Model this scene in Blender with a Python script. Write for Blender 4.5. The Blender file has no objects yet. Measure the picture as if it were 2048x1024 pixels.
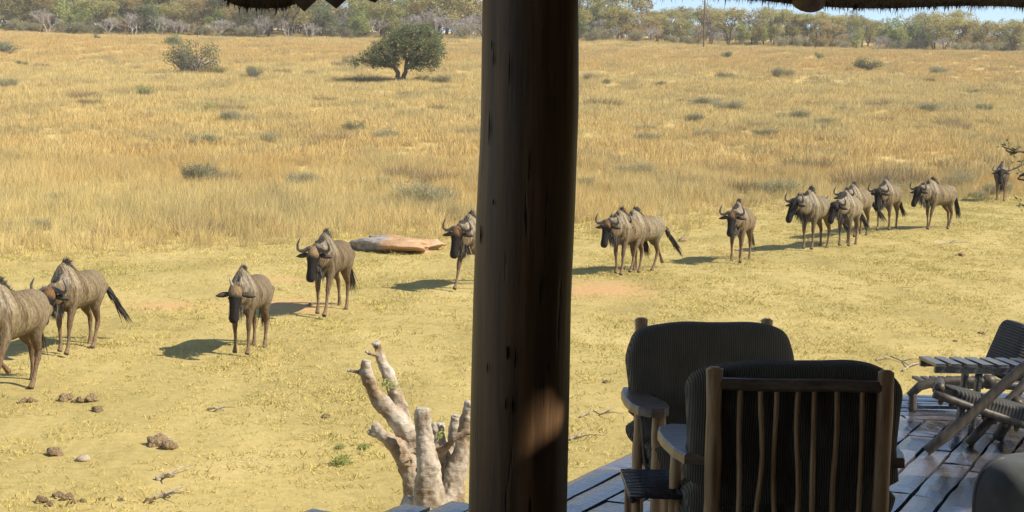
import bpy, math, random
import numpy as np
from mathutils import Vector, Matrix

RAD = math.radians
scene = bpy.context.scene
col = scene.collection

# ------------------------------------------------------------------ camera, sky, sun, exposure
CAM_H = 1.75
F_PX = 2800.0
PITCH, ROLL = 3.41, 1.1
cam_data = bpy.data.cameras.new('camera')
cam = bpy.data.objects.new('camera', cam_data)
col.objects.link(cam)
cam_data.sensor_width = 36.0
cam_data.lens = F_PX / 2048.0 * 36.0
cam_data.clip_start = 0.05
cam_data.clip_end = 6000
CAM_R = Matrix.Rotation(RAD(90 - PITCH), 3, 'X') @ Matrix.Rotation(RAD(ROLL), 3, 'Z')
cam.matrix_world = Matrix.Translation((0, 0, CAM_H)) @ CAM_R.to_4x4()
scene.camera = cam

SUN_EL, SUN_AZ = 43.0, 20.0           # azimuth: degrees from +X towards -Y (behind the viewer)
to_sun = Vector((math.cos(RAD(SUN_AZ)) * math.cos(RAD(SUN_EL)), -math.sin(RAD(SUN_AZ)) * math.cos(RAD(SUN_EL)), math.sin(RAD(SUN_EL))))
world = bpy.data.worlds.new('World')
scene.world = world
world.use_nodes = True
wn = world.node_tree.nodes
bg = wn['Background']
sky = wn.new('ShaderNodeTexSky')
sky.sky_type = 'NISHITA'
sky.sun_disc = False
sky.sun_elevation = RAD(SUN_EL)
sky.sun_rotation = RAD(90 + SUN_AZ)
sky.altitude = 1200
sky.air_density = 1.0
sky.dust_density = 0.8
world.node_tree.links.new(sky.outputs[0], bg.inputs[0])
bg.inputs[1].default_value = 0.11

sun_data = bpy.data.lights.new('sun', 'SUN')
sun_data.energy = 4.2
sun_data.angle = RAD(0.55)
sun_data.color = (1.0, 0.915, 0.78)
sun = bpy.data.objects.new('sun', sun_data)
col.objects.link(sun)
sun.rotation_euler = to_sun.to_track_quat('Z', 'Y').to_euler()
sun.location = (20, -8, 30)

vs = scene.view_settings
vs.view_transform = 'Standard'
vs.look = 'None'
vs.gamma = 1.0
vs.use_curve_mapping = False
vs.exposure = 0.84
scene.cycles.max_bounces = 6
scene.cycles.transparent_max_bounces = 4
scene.cycles.diffuse_bounces = 3
scene.cycles.glossy_bounces = 3
scene.cycles.use_denoising = True

# ------------------------------------------------------------------ helpers
rng = np.random.default_rng(7)
random.seed(7)

def ray(px, py):
    return CAM_R @ Vector(((px - 1024) / F_PX, -(py - 512) / F_PX, -1.0))

def P(px, py, Y):
    """point seen at a pixel of the 2048 photograph, Y metres ahead"""
    d = ray(px, py)
    return Vector((0, 0, CAM_H)) + d * (Y / d.y)

def on_z(px, py, z=0.0):
    d = ray(px, py)
    return Vector((0, 0, CAM_H)) + d * ((z - CAM_H) / d.z)

_Y = np.arange(0.0, 1201.0, 1.0)
_S = np.interp(_Y, [0, 45, 65, 200, 330, 400, 480, 1200], [.059, .059, .112, .122, .122, .05, 0.0, 0.0])
_Z = -1.95 + np.concatenate(([0.0], np.cumsum((_S[1:] + _S[:-1]) / 2)))

def terrain(x, y):
    x = np.asarray(x, float); y = np.asarray(y, float)
    z = np.interp(y, _Y, _Z)
    w = np.clip((y - 12) / 40, 0, 1)
    z = z + w * (0.10 * np.sin(x * .21 + y * .13) + .07 * np.sin(x * .53 - y * .31 + 1.0))
    w2 = np.clip((y - 60) / 100, 0, 1)
    z = z + w2 * (0.45 * np.sin(x * .045 + 1.3) * np.sin(y * .05))
    return z

def ground(px, py):
    """terrain point under a pixel"""
    d = ray(px, py)
    prev = None
    Y = 9.0
    while Y < 420:
        p = Vector((0, 0, CAM_H)) + d * (Y / d.y)
        g = float(terrain(p.x, p.y))
        if p.z <= g:
            return Vector((p.x, p.y, g))
        Y *= 1.004
    return Vector((p.x, p.y, g))

class B:
    """collects vertices and faces for one mesh"""
    def __init__(self):
        self.v, self.f = [], []
    def add(self, v, f):
        n = len(self.v)
        self.v.extend([tuple(p) for p in v])
        self.f.extend([tuple(i + n for i in q) for q in f])
        return self
    def box(self, c, s, rot=None, jitter=0.0):
        vv = []
        for dx in (-.5, .5):
            for dy in (-.5, .5):
                for dz in (-.5, .5):
                    p = Vector((dx * s[0] + random.uniform(-jitter, jitter), dy * s[1] + random.uniform(-jitter, jitter), dz * s[2]))
                    if rot is not None:
                        p = rot @ p
                    vv.append(p + Vector(c))
        return self.add(vv, [(0, 1, 3, 2), (4, 6, 7, 5), (0, 4, 5, 1), (2, 3, 7, 6), (0, 2, 6, 4), (1, 5, 7, 3)])
    def tube(self, pts, radii, seg=10, cap=True, flat=None, up=None):
        pts = [Vector(p) for p in pts]
        n = len(pts)
        rings = []
        ref = Vector(up) if up is not None else Vector((0.0123, 0.317, 1.0))
        last = None
        for i, p in enumerate(pts):
            t = (pts[min(i + 1, n - 1)] - pts[max(i - 1, 0)])
            t = t.normalized() if t.length > 1e-9 else Vector((0, 0, 1))
            a = last if last is not None else (ref if abs(t.dot(ref.normalized())) < .95 else Vector((1, 0.2, 0)))
            s = t.cross(a)
            if s.length < 1e-6:
                s = t.cross(Vector((0, 1, .1)))
            s.normalize()
            u = s.cross(t).normalized()
            last = u
            r = radii[i] if hasattr(radii, '__len__') else radii
            ru, rs = (r if not isinstance(r, (tuple, list)) else r[0]), (r if not isinstance(r, (tuple, list)) else r[1])
            rings.append([p + s * (rs * math.cos(2 * math.pi * k / seg)) + u * (ru * math.sin(2 * math.pi * k / seg)) for k in range(seg)])
        v, f = [], []
        for r_ in rings:
            v.extend(r_)
        for i in range(n - 1):
            for k in range(seg):
                k2 = (k + 1) % seg
                f.append((i * seg + k, i * seg + k2, (i + 1) * seg + k2, (i + 1) * seg + k))
        if cap:
            f.append(tuple(range(seg))[::-1])
            f.append(tuple((n - 1) * seg + k for k in range(seg)))
        return self.add(v, f)
    def blade(self, base, d, length, width, droop=0.2, side=None, seg=2):
        base = Vector(base); d = Vector(d).normalized()
        s = Vector(side) if side is not None else d.cross(Vector((random.uniform(-1, 1), random.uniform(-1, 1), .2)))
        if s.length < 1e-6:
            s = Vector((1, 0, 0))
        s = s.normalized() * width / 2
        hz = Vector((d.x, d.y, 0))
        v = []
        for i in range(seg):
            t = i / seg
            p = base + d * (length * t) + (hz * .6 + Vector((0, 0, -1))) * (droop * length * t * t)
            k = 1 - .35 * t
            v += [p - s * k, p + s * k]
        t = 1.0
        v.append(base + d * length + (hz * .6 + Vector((0, 0, -1))) * (droop * length))
        f = [(2 * i, 2 * i + 1, 2 * i + 3, 2 * i + 2) for i in range(seg - 1)] + [(2 * seg - 2, 2 * seg - 1, 2 * seg)]
        return self.add(v, f)
    def mesh(self, name, mat=None, smooth=False):
        me = bpy.data.meshes.new(name)
        me.from_pydata(self.v, [], self.f)
        if mat is not None:
            me.materials.append(mat)
        if smooth:
            me.polygons.foreach_set('use_smooth', [True] * len(me.polygons))
        me.update()
        return me
    def build(self, name, mat=None, parent=None, smooth=False):
        return link(name, self.mesh(name, mat, smooth), parent)

def link(name, data, parent=None, loc=None):
    o = bpy.data.objects.new(name, data)
    col.objects.link(o)
    if parent is not None:
        o.parent = parent
    if loc is not None:
        o.location = loc
    return o

def empty(name, loc=(0, 0, 0), rz=0.0):
    o = link(name, None, None, loc)
    o.empty_display_size = .2
    o.rotation_euler = (0, 0, rz)
    return o

def tag(o, label=None, cat=None, group=None, kind=None):
    if label: o['label'] = label
    if cat: o['category'] = cat
    if group: o['group'] = group
    if kind: o['kind'] = kind
    return o

def np_mesh(name, verts, faces_n, mat=None, smooth=False):
    """verts (N,3) array; faces_n (M,k) int array with constant k"""
    me = bpy.data.meshes.new(name)
    verts = np.asarray(verts, np.float32); faces_n = np.asarray(faces_n, np.int32)
    me.vertices.add(len(verts)); me.vertices.foreach_set('co', verts.ravel())
    m, k = faces_n.shape
    me.loops.add(m * k); me.loops.foreach_set('vertex_index', faces_n.ravel())
    me.polygons.add(m)
    me.polygons.foreach_set('loop_start', np.arange(0, m * k, k, dtype=np.int32))
    if smooth:
        me.polygons.foreach_set('use_smooth', np.ones(m, dtype=bool))
    me.update(calc_edges=True)
    if mat is not None:
        me.materials.append(mat)
    return me

# ------------------------------------------------------------------ materials
class NT:
    def __init__(self, name):
        self.m = bpy.data.materials.new(name)
        self.m.use_nodes = True
        self.t = self.m.node_tree
        self.b = self.t.nodes['Principled BSDF']
        self.out = self.t.nodes['Material Output']
    def n(self, typ, **kw):
        nd = self.t.nodes.new(typ)
        for k, v in kw.items():
            setattr(nd, k, v)
        return nd
    def l(self, a, b):
        self.t.links.new(a, b)
    def coords(self, which='Object', scale=(1, 1, 1)):
        tc = self.n('ShaderNodeTexCoord')
        mp = self.n('ShaderNodeMapping')
        mp.inputs['Scale'].default_value = scale
        self.l(tc.outputs[which], mp.inputs[0])
        return mp.outputs[0]
    def noise(self, vec, scale=5, detail=4, rough=.55, dist=0.0):
        nz = self.n('ShaderNodeTexNoise')
        nz.inputs['Scale'].default_value = scale
        nz.inputs['Detail'].default_value = detail
        nz.inputs['Roughness'].default_value = rough
        nz.inputs['Distortion'].default_value = dist
        if vec is not None:
            self.l(vec, nz.inputs['Vector'])
        return nz.outputs['Fac']
    def ramp(self, fac, stops):
        r = self.n('ShaderNodeValToRGB')
        el = r.color_ramp.elements
        el[0].position, el[0].color = stops[0][0], (*stops[0][1], 1)
        el[1].position, el[1].color = stops[-1][0], (*stops[-1][1], 1)
        for p, c in stops[1:-1]:
            e = el.new(p); e.color = (*c, 1)
        self.l(fac, r.inputs[0])
        return r.outputs[0]
    def mix(self, fac, a, b, mode='MIX'):
        m = self.n('ShaderNodeMix', data_type='RGBA', blend_type=mode)
        for i, s in ((0, fac), (6, a), (7, b)):
            if isinstance(s, (int, float)):
                m.inputs[i].default_value = s
            elif isinstance(s, tuple):
                m.inputs[i].default_value = (*s, 1)
            else:
                self.l(s, m.inputs[i])
        return m.outputs[2]
    def math(self, op, a, b=0.0, clamp=False):
        m = self.n('ShaderNodeMath', operation=op, use_clamp=clamp)
        for i, s in ((0, a), (1, b)):
            if isinstance(s, (int, float)):
                m.inputs[i].default_value = s
            else:
                self.l(s, m.inputs[i])
        return m.outputs[0]
    def bump(self, h, strength=.4, dist=.02):
        bp = self.n('ShaderNodeBump')
        bp.inputs['Strength'].default_value = strength
        bp.inputs['Distance'].default_value = dist
        self.l(h, bp.inputs['Height'])
        self.l(bp.outputs[0], self.b.inputs['Normal'])
    def set(self, color=None, rough=.8, spec=.3):
        if color is not None:
            if isinstance(color, tuple):
                self.b.inputs['Base Color'].default_value = (*color, 1)
            else:
                self.l(color, self.b.inputs['Base Color'])
        if isinstance(rough, (int, float)):
            self.b.inputs['Roughness'].default_value = rough
        else:
            self.l(rough, self.b.inputs['Roughness'])
        self.b.inputs['Specular IOR Level'].default_value = spec
        return self.m

def noise_mat(name, stops, scale=6, stretch=(1, 1, 1), rough=.8, bump=.3, bdist=.01, spec=.3, detail=5, coord='Object', bscale=None):
    t = NT(name)
    v = t.coords(coord, stretch)
    fac = t.noise(v, scale, detail, .6)
    c = t.ramp(fac, stops)
    if bump:
        h = fac if bscale is None else t.noise(v, bscale, 4, .6)
        t.bump(h, bump, bdist)
    return t.set(c, rough, spec)

def leaf_mat(name, stops, trans=.42, scale=1.2, var=.35):
    """foliage: hue varies from clump to clump and from plant to plant"""
    t = NT(name)
    v = t.coords('Object')
    f1 = t.noise(v, scale, 3, .6)
    f2 = t.noise(v, 14, 2, .5)
    oi = t.n('ShaderNodeObjectInfo')
    f = t.math('ADD', t.math('MULTIPLY', f1, .65), t.math('MULTIPLY', f2, .35))
    f = t.math('ADD', f, t.math('MULTIPLY', t.math('SUBTRACT', oi.outputs['Random'], .5), var))
    c = t.ramp(f, stops)
    t.set(c, .7, .2)
    ge = t.n('ShaderNodeNewGeometry')
    vm = t.n('ShaderNodeMix', data_type='VECTOR')
    vm.inputs[0].default_value = .35
    t.l(ge.outputs['Normal'], vm.inputs[4]); vm.inputs[5].default_value = (0, 0, 1)
    t.l(vm.outputs[1], t.b.inputs['Normal'])
    tr = t.n('ShaderNodeBsdfTranslucent')
    t.l(c, tr.inputs[0])
    mx = t.n('ShaderNodeMixShader')
    mx.inputs[0].default_value = trans
    t.l(t.b.outputs[0], mx.inputs[1]); t.l(tr.outputs[0], mx.inputs[2])
    t.l(mx.outputs[0], t.out.inputs[0])
    return t.m

def grass_mat(name, kind):
    """blades; colour drifts over the field with the tuft's own place"""
    t = NT(name)
    oi = t.n('ShaderNodeObjectInfo')
    mp = t.n('ShaderNodeMapping')
    mp.inputs['Scale'].default_value = (1, .42, 0)
    t.l(oi.outputs['Location'], mp.inputs[0])
    big = t.noise(mp.outputs[0], .085, 5, .65)
    mid = t.noise(mp.outputs[0], .5, 3, .6)
    rnd = oi.outputs['Random']
    at = t.n('ShaderNodeAttribute', attribute_name='rnd')
    if kind == 'tall':
        a = t.ramp(big, [(.36, (.55, .43, .135)), (.46, (.67, .52, .18)), (.52, (.57, .39, .11)), (.57, (.63, .47, .15)), (.64, (.50, .435, .15))])
        b = t.ramp(mid, [(.36, (.40, .325, .125)), (.45, (.61, .47, .165)), (.55, (.70, .56, .21)), (.64, (.57, .39, .12))])
        c = t.mix(.48, a, b)
        sy = t.n('ShaderNodeSeparateXYZ'); t.l(oi.outputs['Location'], sy.inputs[0])
        yy = t.math('ADD', sy.outputs[1], t.math('MULTIPLY', t.math('SUBTRACT', big, .5), 130))
        mr = t.math('DIVIDE', yy, 300.0)
        zone = t.ramp(mr, [(.12, (0, 0, 0)), (.205, (.75, .75, .75)), (.26, (.55, .55, .55)), (.32, (.08, .08, .08)), (.50, (.12, .12, .12)), (.58, (1, 1, 1)), (.78, (.95, .95, .95)), (.86, (.15, .15, .15))])
        c = t.mix(zone, t.mix(.25, c, (.68, .545, .20)), t.mix(.6, c, (.60, .385, .115)))
        pat = t.noise(mp.outputs[0], .21, 4, .6)
        c = t.mix(t.ramp(pat, [(.50, (0, 0, 0)), (.60, (.6, .6, .6))]), c, (.40, .325, .13))
        c = t.mix(t.math('MULTIPLY', t.math('GREATER_THAN', rnd, .93), .45), c, (.30, .29, .14))
        k = t.math('ADD', t.math('MULTIPLY', at.outputs['Fac'], .55), .70)
    else:
        a = t.ramp(big, [(.38, (.53, .42, .12)), (.5, (.62, .47, .15)), (.62, (.49, .405, .12))])
        b = t.ramp(mid, [(.32, (.38, .335, .085)), (.45, (.58, .45, .14)), (.6, (.68, .52, .19)), (.72, (.51, .41, .125))])
        c = t.mix(.5, a, b)
        c = t.mix(t.math('MULTIPLY', t.math('GREATER_THAN', rnd, .95), .6), c, (.17, .24, .05))
        k = t.math('ADD', t.math('MULTIPLY', at.outputs['Fac'], .75), .62)
    cc = t.n('ShaderNodeCombineColor')
    for i in range(3):
        t.l(k, cc.inputs[i])
    c = t.mix(1.0, c, cc.outputs[0], 'MULTIPLY')
    c = t.mix(1.0, c, (1.0, .985, 1.14) if kind == 'tall' else (.95, .985, 1.06), 'MULTIPLY')
    t.set(c, .75, .15)
    ge = t.n('ShaderNodeNewGeometry')
    vm = t.n('ShaderNodeMix', data_type='VECTOR')
    vm.inputs[0].default_value = .55 if kind == 'tall' else .5
    t.l(ge.outputs['Normal'], vm.inputs[4]); vm.inputs[5].default_value = (0, 0, 1)
    t.l(vm.outputs[1], t.b.inputs['Normal'])
    tr = t.n('ShaderNodeBsdfTranslucent')
    t.l(c, tr.inputs[0])
    mx = t.n('ShaderNodeMixShader')
    mx.inputs[0].default_value = .3
    t.l(t.b.outputs[0], mx.inputs[1]); t.l(tr.outputs[0], mx.inputs[2])
    t.l(mx.outputs[0], t.out.inputs[0])
    return t.m

def ground_mat():
    t = NT('savanna_soil')
    v = t.coords('Object', (1, .45, 0))
    big = t.noise(v, .09, 5, .65)
    mid = t.noise(v, .6, 5, .6)
    fin = t.noise(t.coords('Object', (1, 1, 0)), 9, 5, .7)
    at = t.n('ShaderNodeAttribute', attribute_name='tall')
    so = t.n('ShaderNodeAttribute', attribute_name='soil')
    short = t.ramp(t.math('ADD', t.math('MULTIPLY', mid, .6), t.math('MULTIPLY', fin, .4)), [(.3, (.23, .18, .06)), (.44, (.36, .28, .09)), (.55, (.46, .355, .12)), (.7, (.54, .42, .17))])
    tall = t.ramp(t.math('ADD', t.math('MULTIPLY', big, .55), t.math('MULTIPLY', mid, .45)), [(.36, (.46, .36, .13)), (.47, (.55, .42, .15)), (.54, (.48, .33, .11)), (.6, (.52, .39, .14)), (.68, (.43, .37, .14))])
    c = t.mix(at.outputs['Fac'], short, tall)
    soil = t.ramp(fin, [(.35, (.44, .24, .10)), (.65, (.56, .34, .17))])
    sm = t.math('MULTIPLY', so.outputs['Fac'], t.math('ADD', fin, .35), True)
    c = t.mix(1.0, c, (.97, .98, 1.1), 'MULTIPLY')
    c = t.mix(sm, c, soil)
    t.bump(fin, .5, .03)
    return t.set(c, .95, .1)

M = {}
M['ground'] = ground_mat()
M['tall'] = grass_mat('tall_grass', 'tall')
M['short'] = grass_mat('short_grass', 'short')
M['bark'] = noise_mat('bark', [(.3, (.07, .05, .035)), (.7, (.17, .125, .09))], 8, (1, 1, .3), .9, .5, .02)
M['greybark'] = noise_mat('grey_bark', [(.3, (.20, .17, .145)), (.7, (.36, .32, .28))], 4, (1, 1, .5), .9, .4, .02)

# ------------------------------------------------------------------ terrain sheet
BX = [-10.2, -3.8, 2.35, 7.3, 16.9]
BY = [28.0, 32.3, 37.0, 42.0, 51.0]
def edge_y(x):
    x = np.asarray(x, float)
    y = np.interp(x, BX, BY)
    y = np.where(x < BX[0], BY[0] + (x - BX[0]) * .35, y)
    y = np.where(x > BX[-1], BY[-1] + (x - BX[-1]) * .7, y)
    return y + .7 * np.sin(x * .9) + .4 * np.sin(x * 2.3 + 1)

def tallness(x, y):
    return np.clip((y - edge_y(x)) / 5.5 + .25, 0, 1)

soil_spots = [(ground(p[0], p[1]), p[2], p[3]) for p in [(560, 610, .75, .8), (610, 618, .5, .7), (1210, 580, 1.0, 1.0), (1160, 585, .6, .8), (330, 612, .6, .6), (560, 560, .5, .5), (1060, 600, .5, .5), (1480, 500, .5, .8)]]
def build_ground():
    ys = np.concatenate([np.linspace(-80, 0, 6), np.linspace(2, 60, 175)[0:], np.linspace(61, 420, 180), np.linspace(440, 1200, 12)])
    us = np.concatenate([np.linspace(-1, -.28, 18)[:-1], np.linspace(-.28, .28, 130), np.linspace(.28, 1, 18)[1:]])
    half = np.clip(ys * 1.55 + 30, 60, 1400)
    X = us[None, :] * half[:, None]
    Y = np.repeat(ys[:, None], len(us), 1)
    Z = terrain(X, Y)
    Vv = np.stack([X, Y, Z], -1).reshape(-1, 3)
    r, c = len(ys), len(us)
    i = np.arange(r - 1)[:, None] * c + np.arange(c - 1)[None, :]
    F = np.stack([i, i + 1, i + c + 1, i + c], -1).reshape(-1, 4)
    me = np_mesh('ground', Vv, F, M['ground'], True)
    a = me.attributes.new('tall', 'FLOAT', 'POINT')
    a.data.foreach_set('value', tallness(Vv[:, 0], Vv[:, 1]).astype(np.float32))
    s = np.zeros(len(Vv))
    for p, rad, sq in soil_spots:
        d2 = ((Vv[:, 0] - p.x) / rad) ** 2 + ((Vv[:, 1] - p.y) / (rad * sq * 1.3)) ** 2
        s = np.maximum(s, np.exp(-d2 * 1.2))
    b = me.attributes.new('soil', 'FLOAT', 'POINT')
    b.data.foreach_set('value', s.astype(np.float32))
    tag(link('ground', me), 'dry savanna ground rising to the far treeline', 'ground', kind='structure')
build_ground()

# ------------------------------------------------------------------ grass (stuff)
def tuft_mesh(name, n, rad, h0, h1, w0, w1, lean, mat, droop=.25, seg=2, heads=0.0):
    b = B()
    vals = []
    for i in range(n):
        a = random.uniform(0, 2 * math.pi); r = rad * math.sqrt(random.random())
        base = (r * math.cos(a), r * math.sin(a), -.02)
        d = Vector((random.gauss(0, lean) + .4 * lean * math.cos(a), random.gauss(0, lean) + .4 * lean * math.sin(a), 1))
        L = random.uniform(h0, h1)
        n0 = len(b.v)
        b.blade(base, d, L, random.uniform(w0, w1), random.uniform(0, droop), seg=seg)
        rv = random.random()
        vals += [rv] * (len(b.v) - n0)
    me = b.mesh(name, mat)
    at = me.attributes.new('rnd', 'FLOAT', 'POINT')
    at.data.foreach_set('value', vals)
    return me

def scatter(name, label, protos, pts, scales, cat, tilt=.12):
    """one stuff object: tufts instanced on a cloud of vertices by geometry nodes"""
    n = len(pts)
    me = bpy.data.meshes.new(name)
    me.vertices.add(n)
    me.vertices.foreach_set('co', np.asarray(pts, np.float32).ravel())
    for nm, typ, val in (('ts', 'FLOAT', scales), ('tr', 'FLOAT', rng.uniform(0, 6.283, n)), ('tx', 'FLOAT', rng.normal(0, tilt, n))):
        a = me.attributes.new(nm, typ, 'POINT')
        a.data.foreach_set('value', np.asarray(val, np.float32))
    a = me.attributes.new('ti', 'INT', 'POINT')
    a.data.foreach_set('value', rng.integers(0, len(protos), n).astype(np.int32))
    me.update()
    o = link(name, me)
    tag(o, label, cat, kind='stuff')
    ng = bpy.data.node_groups.new(name, 'GeometryNodeTree')
    ng.interface.new_socket('Geometry', in_out='INPUT', socket_type='NodeSocketGeometry')
    ng.interface.new_socket('Geometry', in_out='OUTPUT', socket_type='NodeSocketGeometry')
    N, L = ng.nodes, ng.links
    gi, go = N.new('NodeGroupInput'), N.new('NodeGroupOutput')
    g2i = N.new('GeometryNodeGeometryToInstance')
    for pm in protos[::-1]:
        src = bpy.data.objects.new(pm.name, pm)
        oi = N.new('GeometryNodeObjectInfo')
        oi.inputs['Object'].default_value = src
        oi.inputs['As Instance'].default_value = True
        L.new(oi.outputs['Geometry'], g2i.inputs[0])
    iop = N.new('GeometryNodeInstanceOnPoints')
    L.new(gi.outputs[0], iop.inputs['Points'])
    L.new(g2i.outputs[0], iop.inputs['Instance'])
    iop.inputs['Pick Instance'].default_value = True
    def na(nm, typ):
        a = N.new('GeometryNodeInputNamedAttribute'); a.data_type = typ
        a.inputs['Name'].default_value = nm
        return a.outputs['Attribute']
    L.new(na('ti', 'INT'), iop.inputs['Instance Index'])
    cx = N.new('ShaderNodeCombineXYZ')
    L.new(na('tx', 'FLOAT'), cx.inputs[0]); L.new(na('tr', 'FLOAT'), cx.inputs[2])
    L.new(cx.outputs[0], iop.inputs['Rotation'])
    L.new(na('ts', 'FLOAT'), iop.inputs['Scale'])
    L.new(iop.outputs[0], go.inputs[0])
    md = o.modifiers.new('tufts', 'NODES')
    md.node_group = ng
    return o

def field(y0, y1, density, margin=1.25, pad=3.0):
    """random points of the view's wedge between two distances, even in area"""
    a = .366 * margin
    area = a * (y1 * y1 - y0 * y0) + 2 * pad * (y1 - y0)
    n = int(area * density)
    y = np.sqrt(rng.uniform(y0 * y0, y1 * y1, n))
    x = rng.uniform(-1, 1, n) * (a * y + pad)
    return x, y

tall_near = [tuft_mesh('tall_tuft', 70, .24, .30, .80, .004, .009, .24, M['tall'], .4) for _ in range(5)]
tall_far = [tuft_mesh('tall_patch', 90, .6, .25, .62, .010, .020, .24, M['tall'], .35) for _ in range(5)]
short_t = [tuft_mesh('short_tuft', 40, .15, .02, .075, .004, .009, .8, M['short'], .3) for _ in range(6)]

def put_tall(name, y0, y1, dens, protos, smin, smax, label):
    x, y = field(y0, y1, dens)
    t = tallness(x, y)
    clump = .5 + .5 * np.sin(x * 1.1 + 1.7 * np.sin(y * .23)) * np.sin(y * .47 + 1.3 * np.sin(x * .31))
    keep = rng.random(len(x)) < np.clip(t, 0, 1) * (.8 + .2 * clump)
    x, y, t, clump = x[keep], y[keep], t[keep], clump[keep]
    z = terrain(x, y)
    s = rng.uniform(smin, smax, len(x)) * (.45 + .55 * t) * (.75 + .4 * clump)
    return scatter(name, label, protos, np.stack([x, y, z], -1), s, 'grass')
put_tall('tall_grass', 24, 62, 9.0, tall_near, .6, 1.1, 'tall straw-coloured grass standing behind the trodden strip')
put_tall('field_grass', 60, 135, 2.9, tall_far, .7, 1.1, 'tawny grass over the middle of the slope')
put_tall('far_grass', 134, 300, 1.15, tall_far, .8, 1.25, 'russet and straw grass up to the treeline')
def put_short():
    x, y = field(8.5, 54, 60, 1.2, 2.0)
    t = tallness(x, y)
    patch = np.sin(x * 1.7 + 2 * np.sin(y * .6)) * np.sin(y * 1.3 + 1.5 * np.sin(x * .7))
    soil = np.zeros(len(x))
    for p, rad, sq in soil_spots:
        soil = np.maximum(soil, np.exp(-(((x - p.x) / rad) ** 2 + ((y - p.y) / (rad * sq * 1.3)) ** 2) * 1.2))
    keep = (rng.random(len(x)) < (1 - t * .9) * (.75 + .25 * patch)) & (rng.random(len(x)) > soil * 1.2)
    x, y, patch, t = x[keep], y[keep], patch[keep], t[keep]
    s = rng.uniform(.6, 1.35, len(x)) * (1 + .3 * patch) * (1 + t)
    scatter('short_grass', 'cropped yellowish grass on the strip where the herd walks', short_t, np.stack([x, y, terrain(x, y)], -1), s, 'grass', .2)
put_short()

# ------------------------------------------------------------------ trees and shrubs
LM = {
    'olive': leaf_mat('leaf_olive', [(.25, (.28, .255, .09)), (.5, (.41, .365, .13)), (.75, (.51, .44, .185))]),
    'green': leaf_mat('leaf_green', [(.25, (.20, .23, .065)), (.5, (.32, .35, .105)), (.75, (.42, .42, .15))]),
    'dark': leaf_mat('leaf_dark', [(.25, (.14, .16, .07)), (.5, (.22, .245, .105)), (.75, (.31, .325, .14))], scale=.9),
    'russet': leaf_mat('leaf_russet', [(.25, (.30, .21, .085)), (.5, (.39, .28, .11)), (.75, (.44, .36, .15))]),
    'sage': leaf_mat('leaf_sage', [(.25, (.235, .215, .12)), (.5, (.33, .30, .17)), (.75, (.43, .38, .22))]),
    'dry': leaf_mat('leaf_dry', [(.25, (.24, .18, .085)), (.5, (.34, .25, .125)), (.75, (.44, .33, .17))]),
    'twig': noise_mat('twig', [(.3, (.27, .235, .215)), (.7, (.44, .395, .37))], 1.5, (1, 1, 1), .9, 0),
}

def leaf_cloud(name, centers, radii, n, size, mat, clump=.22, squash=.8, up=.5):
    """leaf-sized quads gathered in twig clumps through a set of ellipsoid lobes"""
    centers = np.asarray(centers, float); radii = np.asarray(radii, float)
    vol = radii.prod(1) ** .75; w = vol / vol.sum()
    nc = max(8, n // 14)
    li = rng.choice(len(centers), nc, p=w)
    d = rng.normal(size=(nc, 3)); d /= np.linalg.norm(d, axis=1)[:, None]
    rr = rng.uniform(.35, 1.0, nc) ** .6
    cc = centers[li] + d * radii[li] * rr[:, None]
    idx = rng.integers(0, nc, n)
    p = cc[idx] + rng.normal(size=(n, 3)) * np.array([clump, clump, clump * squash])
    nrm = rng.normal(size=(n, 3)); nrm[:, 2] = np.abs(nrm[:, 2]) + up
    nrm /= np.linalg.norm(nrm, axis=1)[:, None]
    a = np.cross(nrm, rng.normal(size=(n, 3))); a /= np.linalg.norm(a, axis=1)[:, None]
    b = np.cross(nrm, a)
    s = size * rng.uniform(.6, 1.4, n)[:, None]
    v = np.stack([p - a * s, p - b * s * .45, p + a * s, p + b * s * .45], 1).reshape(-1, 3)
    f = np.arange(4 * n).reshape(n, 4)
    return np_mesh(name, v, f, mat), cc

def wavy(p, q, k=5, amp=.08):
    p, q = Vector(p), Vector(q)
    L = (q - p).length
    out = [p]
    for i in range(1, k):
        t = i / k
        out.append(p.lerp(q, t) + Vector((random.gauss(0, 1), random.gauss(0, 1), random.gauss(0, .6))) * amp * L * math.sin(math.pi * t) + Vector((0, 0, .06 * L * math.sin(math.pi * t))))
    return out + [q]

def limbs(b, base, forks, centers, r0, twigs, ntw=3, seg=7):
    """trunk(s) from the base to the fork points, limbs to the lobes, branches to the clumps"""
    for fk in forks:
        pts = wavy(base, fk, 5, .05)
        b.tube(pts, [r0 * (1.25 if i == 0 else 1 - .07 * i) for i in range(len(pts))], seg)
    for c in centers:
        fk = min(forks, key=lambda q: (Vector(q) - Vector(c)).length)
        pts = wavy(fk, c, 5, .10)
        b.tube(pts, [r0 * (.62 - .09 * i) for i in range(len(pts))], max(5, seg - 2))
    cs = [Vector(c) for c in centers]
    for t in twigs:
        t = Vector(t)
        c = min(cs, key=lambda q: (q - t).length)
        pts = wavy(c.lerp(t, .02), t, 3, .12)
        b.tube(pts, [r0 * .16, r0 * .12, r0 * .08, r0 * .04], 4, cap=False)

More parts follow.
